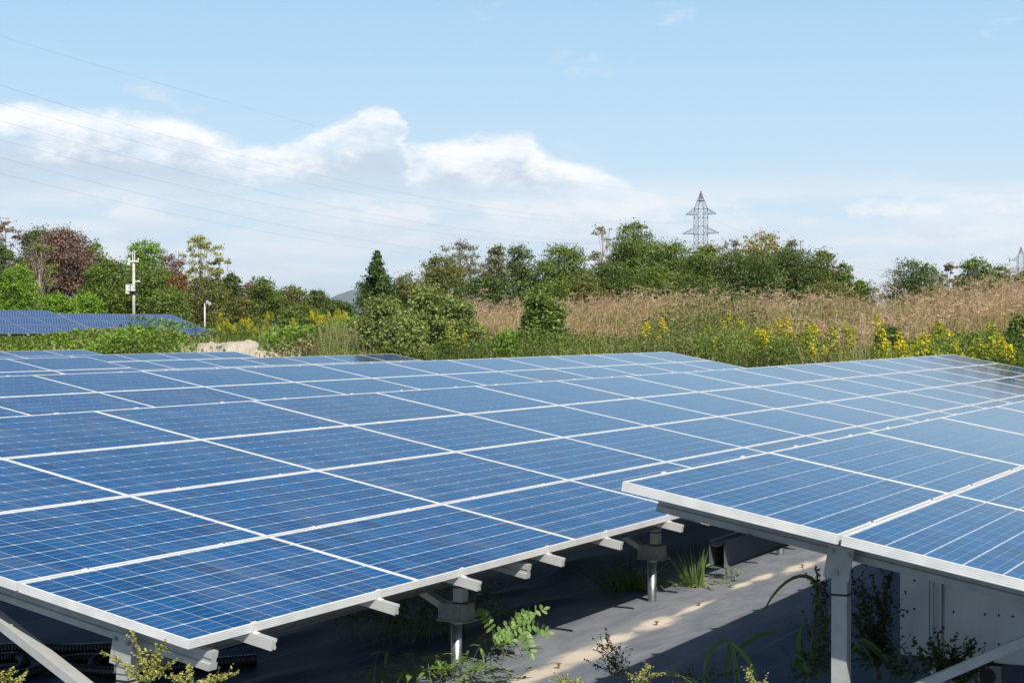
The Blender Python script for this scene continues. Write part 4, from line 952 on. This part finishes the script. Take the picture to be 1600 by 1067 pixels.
def mugwort(label, px, F, tips, c1, c2, seed, thick=.004, fruit=.011, name='mugwort', spread=1.0, basepx=None, wisp=1.0):
    """tall weed: stem from the ground, side sprays ending at the given picture directions"""
    rng = np.random.default_rng(seed); S = Soup(); w = MB(); g = at(basepx or px, 500, F); g[2] = 0; hub = at(px, max(q[1] for q in tips)+14, F)
    w.tube([g, (g+hub)/2+rng.normal(size=3)*.01, hub], [thick*1.6, thick*1.3, thick], 5)
    for tx, ty in tips:
        e = at(tx, ty, F)+FW*rng.normal()*.06; m = (hub+e)/2+np.array([0, 0, .015]); w.tube([hub, m, e], [thick*.8, thick*.5, thick*.2], 4, False)
        L_ = np.linalg.norm(e-hub); n = int((26+L_*420*spread)/wisp**1.5)
        for k in range(n):
            t = rng.uniform(.15, 1.02); p = (1-t)**2*hub+2*t*(1-t)*m+t*t*e; sd = rng.normal(size=3); sd = unit(sd-unit(e-hub)*(sd@unit(e-hub)))
            q = p+sd*rng.uniform(0, .018)*(1.25-t)*spread*wisp; V, Fc = leaf_quads(q[None], fruit*rng.uniform(.8, 1.7), fruit*rng.uniform(.5, .9), .3, rng); S.add(V, Fc, np.tile(one(c1, c2, rng), (4, 1)))
        for k in range(int(4+L_*22)):
            t = rng.uniform(.1, .85); p = (1-t)**2*hub+2*t*(1-t)*m+t*t*e; d = unit(e-hub)+rng.normal(size=3)*.55; l = rng.uniform(.02, .05)*spread*wisp
            w.tube([p, p+unit(d)*l], [thick*.3, thick*.12], 3, False)
            for j in range(9): tt = rng.uniform(.2, 1.1); V, Fc = leaf_quads((p+unit(d)*l*tt+rng.normal(size=3)*.003)[None], fruit*rng.uniform(.7, 1.3), fruit*rng.uniform(.5, .8), .3, rng); S.add(V, Fc, np.tile(one(c1, c2, rng), (4, 1)))
    plant(name, label, 'weed', S, w, loc=g)
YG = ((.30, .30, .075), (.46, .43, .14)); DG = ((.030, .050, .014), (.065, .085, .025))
mugwort('yellow-green feathery weed in front of the nearest table corner', 232, 6.4, [(166, 1012), (198, 992), (250, 1010), (263, 996), (276, 1030), (192, 1053), (225, 1030)], *YG, 1, basepx=236)
mugwort('low yellow-green weed spray right of the table corner', 300, 6.2, [(335, 1054), (368, 1053), (352, 1060), (285, 1050), (262, 1060)], *YG, 2, basepx=280)
mugwort('small yellow-green weed in the bottom left corner', 14, 6.6, [(20, 1047), (2, 1058), (36, 1060)], *YG, 3)
mugwort('curling pale weed tip at the bottom edge, leftmost of three', 880, 6.3, [(872, 1062), (886, 1058), (905, 1060), (918, 1064)], *YG, 4, fruit=.008)
mugwort('curling pale weed tips at the bottom edge, middle of three', 995, 6.3, [(986, 1056), (999, 1055), (1018, 1048), (1036, 1046)], *YG, 5, fruit=.008)
mugwort('curling pale weed tip at the bottom edge, rightmost of three', 1180, 6.3, [(1166, 1050), (1176, 1054), (1196, 1064)], *YG, 6, fruit=.008)
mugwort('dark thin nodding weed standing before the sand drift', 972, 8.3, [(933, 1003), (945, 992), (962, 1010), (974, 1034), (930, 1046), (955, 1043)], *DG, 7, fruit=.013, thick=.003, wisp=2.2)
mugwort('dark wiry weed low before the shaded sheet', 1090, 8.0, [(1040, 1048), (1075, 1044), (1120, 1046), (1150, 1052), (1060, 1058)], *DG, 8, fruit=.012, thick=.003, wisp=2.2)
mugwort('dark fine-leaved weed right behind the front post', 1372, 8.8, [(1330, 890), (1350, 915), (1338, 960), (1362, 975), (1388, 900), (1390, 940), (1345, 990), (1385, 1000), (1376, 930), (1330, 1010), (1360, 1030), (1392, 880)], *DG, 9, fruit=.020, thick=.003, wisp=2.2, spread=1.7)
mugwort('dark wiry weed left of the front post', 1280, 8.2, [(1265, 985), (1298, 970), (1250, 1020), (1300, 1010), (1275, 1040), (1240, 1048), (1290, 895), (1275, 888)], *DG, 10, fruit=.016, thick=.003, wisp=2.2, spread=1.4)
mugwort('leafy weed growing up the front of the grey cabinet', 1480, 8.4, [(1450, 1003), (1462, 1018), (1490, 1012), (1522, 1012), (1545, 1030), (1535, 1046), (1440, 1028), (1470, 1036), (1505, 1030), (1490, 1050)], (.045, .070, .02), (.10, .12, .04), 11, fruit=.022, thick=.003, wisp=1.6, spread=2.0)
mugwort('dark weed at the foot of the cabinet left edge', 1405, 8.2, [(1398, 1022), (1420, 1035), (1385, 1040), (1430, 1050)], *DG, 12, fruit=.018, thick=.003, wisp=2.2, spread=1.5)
def grass_clump(label, base, n, hmin, hmax, spread, c1, c2, seed, wd=.012, lean=(0, 0), name='grass_clump', droop=.6):
    rng = np.random.default_rng(seed); S = Soup()
    for k in range(n):
        a = rng.uniform(0, 6.28); b = np.array(base)+np.array([math.cos(a), math.sin(a), 0])*rng.uniform(0, spread*.35); h = rng.uniform(hmin, hmax)
        d = np.array([math.cos(a)*rng.uniform(.2, 1)*spread*1.6+lean[0], math.sin(a)*rng.uniform(.2, 1)*spread*1.6+lean[1], 1.0]); strip_leaf(S, b, d, h, wd*rng.uniform(.7, 1.3), droop*rng.uniform(.5, 1.5), one(c1, c2, rng), rng, 7, 'grass', rng.uniform(-1, 1))
    return plant(name, label, 'grass', S, None, loc=base)
def lance_weed(label, base, n, c1, c2, seed, h=.3, ln=(.08, .16), wd=.022, rad=.3, name='bamboo_grass'):
    rng = np.random.default_rng(seed); S = Soup(); w = MB()
    for k in range(n):
        a = rng.uniform(0, 6.28); r = rad*rng.random()**.6; b = np.array(base)+np.array([math.cos(a)*r, math.sin(a)*r, 0]); hh = h*rng.uniform(.35, 1); tp = b+np.array([rng.normal()*.06, rng.normal()*.06, hh])
        w.tube([b, tp], [.003, .0018], 4, False); a0 = rng.uniform(0, 6.28)
        for j in range(rng.integers(3, 6)):
            an = a0+j*1.1+rng.normal()*.2; d = (math.cos(an), math.sin(an), rng.uniform(-.1, .7)); strip_leaf(S, tp-np.array([0, 0, rng.uniform(0, hh*.3)]), d, rng.uniform(*ln), wd*rng.uniform(.7, 1.2), .45, one(c1, c2, rng), rng, 5, 'lance')
    return plant(name, label, 'weed', S, w, loc=base)
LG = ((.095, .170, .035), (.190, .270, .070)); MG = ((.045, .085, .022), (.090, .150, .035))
b0 = gpt(725, 1012)
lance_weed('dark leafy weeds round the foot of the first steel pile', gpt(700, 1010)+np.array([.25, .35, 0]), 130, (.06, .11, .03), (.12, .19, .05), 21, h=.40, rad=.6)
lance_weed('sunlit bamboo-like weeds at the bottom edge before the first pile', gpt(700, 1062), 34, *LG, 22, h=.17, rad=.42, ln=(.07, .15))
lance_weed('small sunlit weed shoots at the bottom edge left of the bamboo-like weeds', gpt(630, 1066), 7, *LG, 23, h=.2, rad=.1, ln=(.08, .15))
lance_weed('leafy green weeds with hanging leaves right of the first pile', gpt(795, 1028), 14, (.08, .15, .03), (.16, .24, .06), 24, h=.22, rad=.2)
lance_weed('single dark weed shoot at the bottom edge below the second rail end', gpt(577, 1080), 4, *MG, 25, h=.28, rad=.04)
def locust(label, specs, seed):
    rng = np.random.default_rng(seed); S = Soup(); w = MB(); root = gpt(770, 1012)
    for (ax, ay, bx, by, F) in specs:
        a = at(ax, ay, F); b = at(bx, by, F); w.tube([root+np.array([0, 0, .02]), (root+a)/2+np.array([0, 0, .08]), a], [.004, .003, .002], 4, False); w.tube([a, (a+b)/2+np.array([0, 0, .02]), b], [.002, .0016, .001], 4, False)
        n = 8; d = unit(b-a); sd = unit(np.cross(d, FW)); 
        for k in range(n):
            t = (k+.6)/n; p = a+(b-a)*t+np.array([0, 0, .02*math.sin(math.pi*t)*2])
            for s in (-1, 1): strip_leaf(S, p, sd*s+d*.35+rng.normal(size=3)*.15, .040, .024, .15, one((.13, .24, .06), (.22, .33, .10), rng), rng, 4, 'oval', 1.2)
        strip_leaf(S, b, d, .04, .024, .1, one((.13, .24, .06), (.22, .33, .10), rng), rng, 4, 'oval', 1.2)
    plant('locust_sapling', label, 'weed', S, w, loc=root)
locust('sapling with rows of round light-green leaflets beside the first pile', [(775, 992, 850, 952, 10.3), (800, 985, 856, 988, 10.2), (790, 990, 830, 962, 10.4), (770, 1000, 800, 1000, 10.1), (815, 990, 830, 1020, 10.1), (770, 985, 745, 958, 10.7)], 26)
grass_clump('long dark arching grass round the second steel pile', gpt(1010, 925)+np.array([0, .15, 0]), 130, .4, .85, .62, (.06, .11, .03), (.13, .20, .06), 27, droop=.8)
grass_clump('sunlit upright grass blades right of the second pile', gpt(1085, 920), 70, .25, .5, .24, (.10, .17, .045), (.20, .27, .09), 28, lean=(-.15, .1), droop=.25, wd=.010)
lance_weed('bright green leafy sprig at the edge of the sunlit strip', gpt(1135, 908)+np.array([0, .0, 0]), 12, (.16, .30, .03), (.26, .40, .06), 29, h=.26, rad=.10, ln=(.04, .08), wd=.03)
lance_weed('low trailing yellowish weed along the edge of the sunlit strip', gpt(1100, 918), 26, (.26, .24, .08), (.36, .36, .12), 30, h=.06, rad=.22, ln=(.03, .06), wd=.02)
def reed(label, stem, leaves, F, c1, c2, seed, wd=.022):
    rng = np.random.default_rng(seed); S = Soup(); w = MB(); P = [at(x, y, F) for x, y in stem]; g = P[0].copy(); g[2] = 0; w.tube([g]+P, [.006]+[.005]*(len(P)-1)+[.003], 5)
    for pts in leaves:
        Q = np.array([at(x, y, F+dd) for x, y, dd in pts]); m = 12; t = np.linspace(0, 1, m+1); k = np.linspace(0, 1, len(Q)); co = [np.polyfit(k, Q[:, i], min(3, len(Q)-1)) for i in range(3)]
        C = np.stack([np.polyval(c, t) for c in co], 1); T_ = unit(np.gradient(C, axis=0)); sd = unit(np.cross(T_, FW+np.array([.3, 0, .5]))); ww = wd*(np.sin(np.pi*np.clip(.18+.82*t, 0, 1))**.7)[:, None]*.5
        V = np.stack([C-sd*ww, C+sd*ww+FW*ww*.4], 1).reshape(-1, 3); S.add(V, np.array([[2*i, 2*i+1, 2*i+3, 2*i+2] for i in range(m)]), np.tile(one(c1, c2, rng), (len(V), 1)))
    plant('reed_grass', label, 'grass', S, w, loc=g)
RG = ((.055, .11, .025), (.11, .18, .05))
reed('tall broad-bladed grass arching over left of the front post', [(1262, 1067), (1268, 1000), (1275, 945)], [[(1275, 945, 0), (1272, 910, 0), (1252, 899, 0), (1215, 920, -.1), (1185, 975, -.2)], [(1268, 1005, 0), (1275, 960, 0), (1277, 935, 0)], [(1262, 1050, 0), (1248, 1010, 0), (1255, 970, -.1)], [(1262, 1040, 0), (1280, 1000, 0), (1300, 960, .1), (1315, 942, .1)], [(1260, 1060, 0), (1245, 1030, 0), (1250, 1067, -.1)]], 8.2, *RG, 41)
reed('spreading broad-bladed grass before the shaded sheet', [(1150, 1080), (1148, 1040), (1140, 1002)], [[(1138, 1000, 0), (1118, 1008, 0), (1104, 1030, 0), (1100, 1065, 0)], [(1142, 1002, 0), (1160, 1020, 0), (1175, 1040, 0), (1184, 1062, 0)], [(1140, 1005, 0), (1137, 1035, 0), (1128, 1070, 0)], [(1145, 1012, 0), (1150, 1040, 0), (1158, 1070, 0)], [(1148, 1030, 0), (1165, 1005, .1), (1195, 990, .1), (1220, 992, .1)]], 8.0, *RG, 42)
reed('thin drooping grass behind the front post', [(1370, 1067), (1362, 1030), (1345, 1000)], [[(1340, 1000, 0), (1360, 1005, 0), (1385, 1030, 0), (1400, 1052, 0)], [(1345, 1005, 0), (1370, 1018, 0), (1392, 1045, 0)], [(1350, 1010, 0), (1335, 1012, 0), (1320, 1035, 0)]], 8.6, *RG, 43)

# ------------------------------------------------------------------ air
mh = bpy.data.materials.new('haze_air'); mh.use_nodes = True; nt = mh.node_tree; nt.nodes.clear()
pv = nt.nodes.new('ShaderNodeVolumePrincipled'); pv.inputs['Color'].default_value = (.84, .92, 1, 1); pv.inputs['Density'].default_value = 5.0e-5; pv.inputs['Anisotropy'].default_value = .2
nt.links.new(pv.outputs[0], nt.nodes.new('ShaderNodeOutputMaterial').inputs['Volume'])
tag(obj('haze', MB().box((10, 10, 87), (19000, 19000, 186)).mesh('haze'), mh), 'thin pale blue air over the whole field', 'haze', kind='stuff')
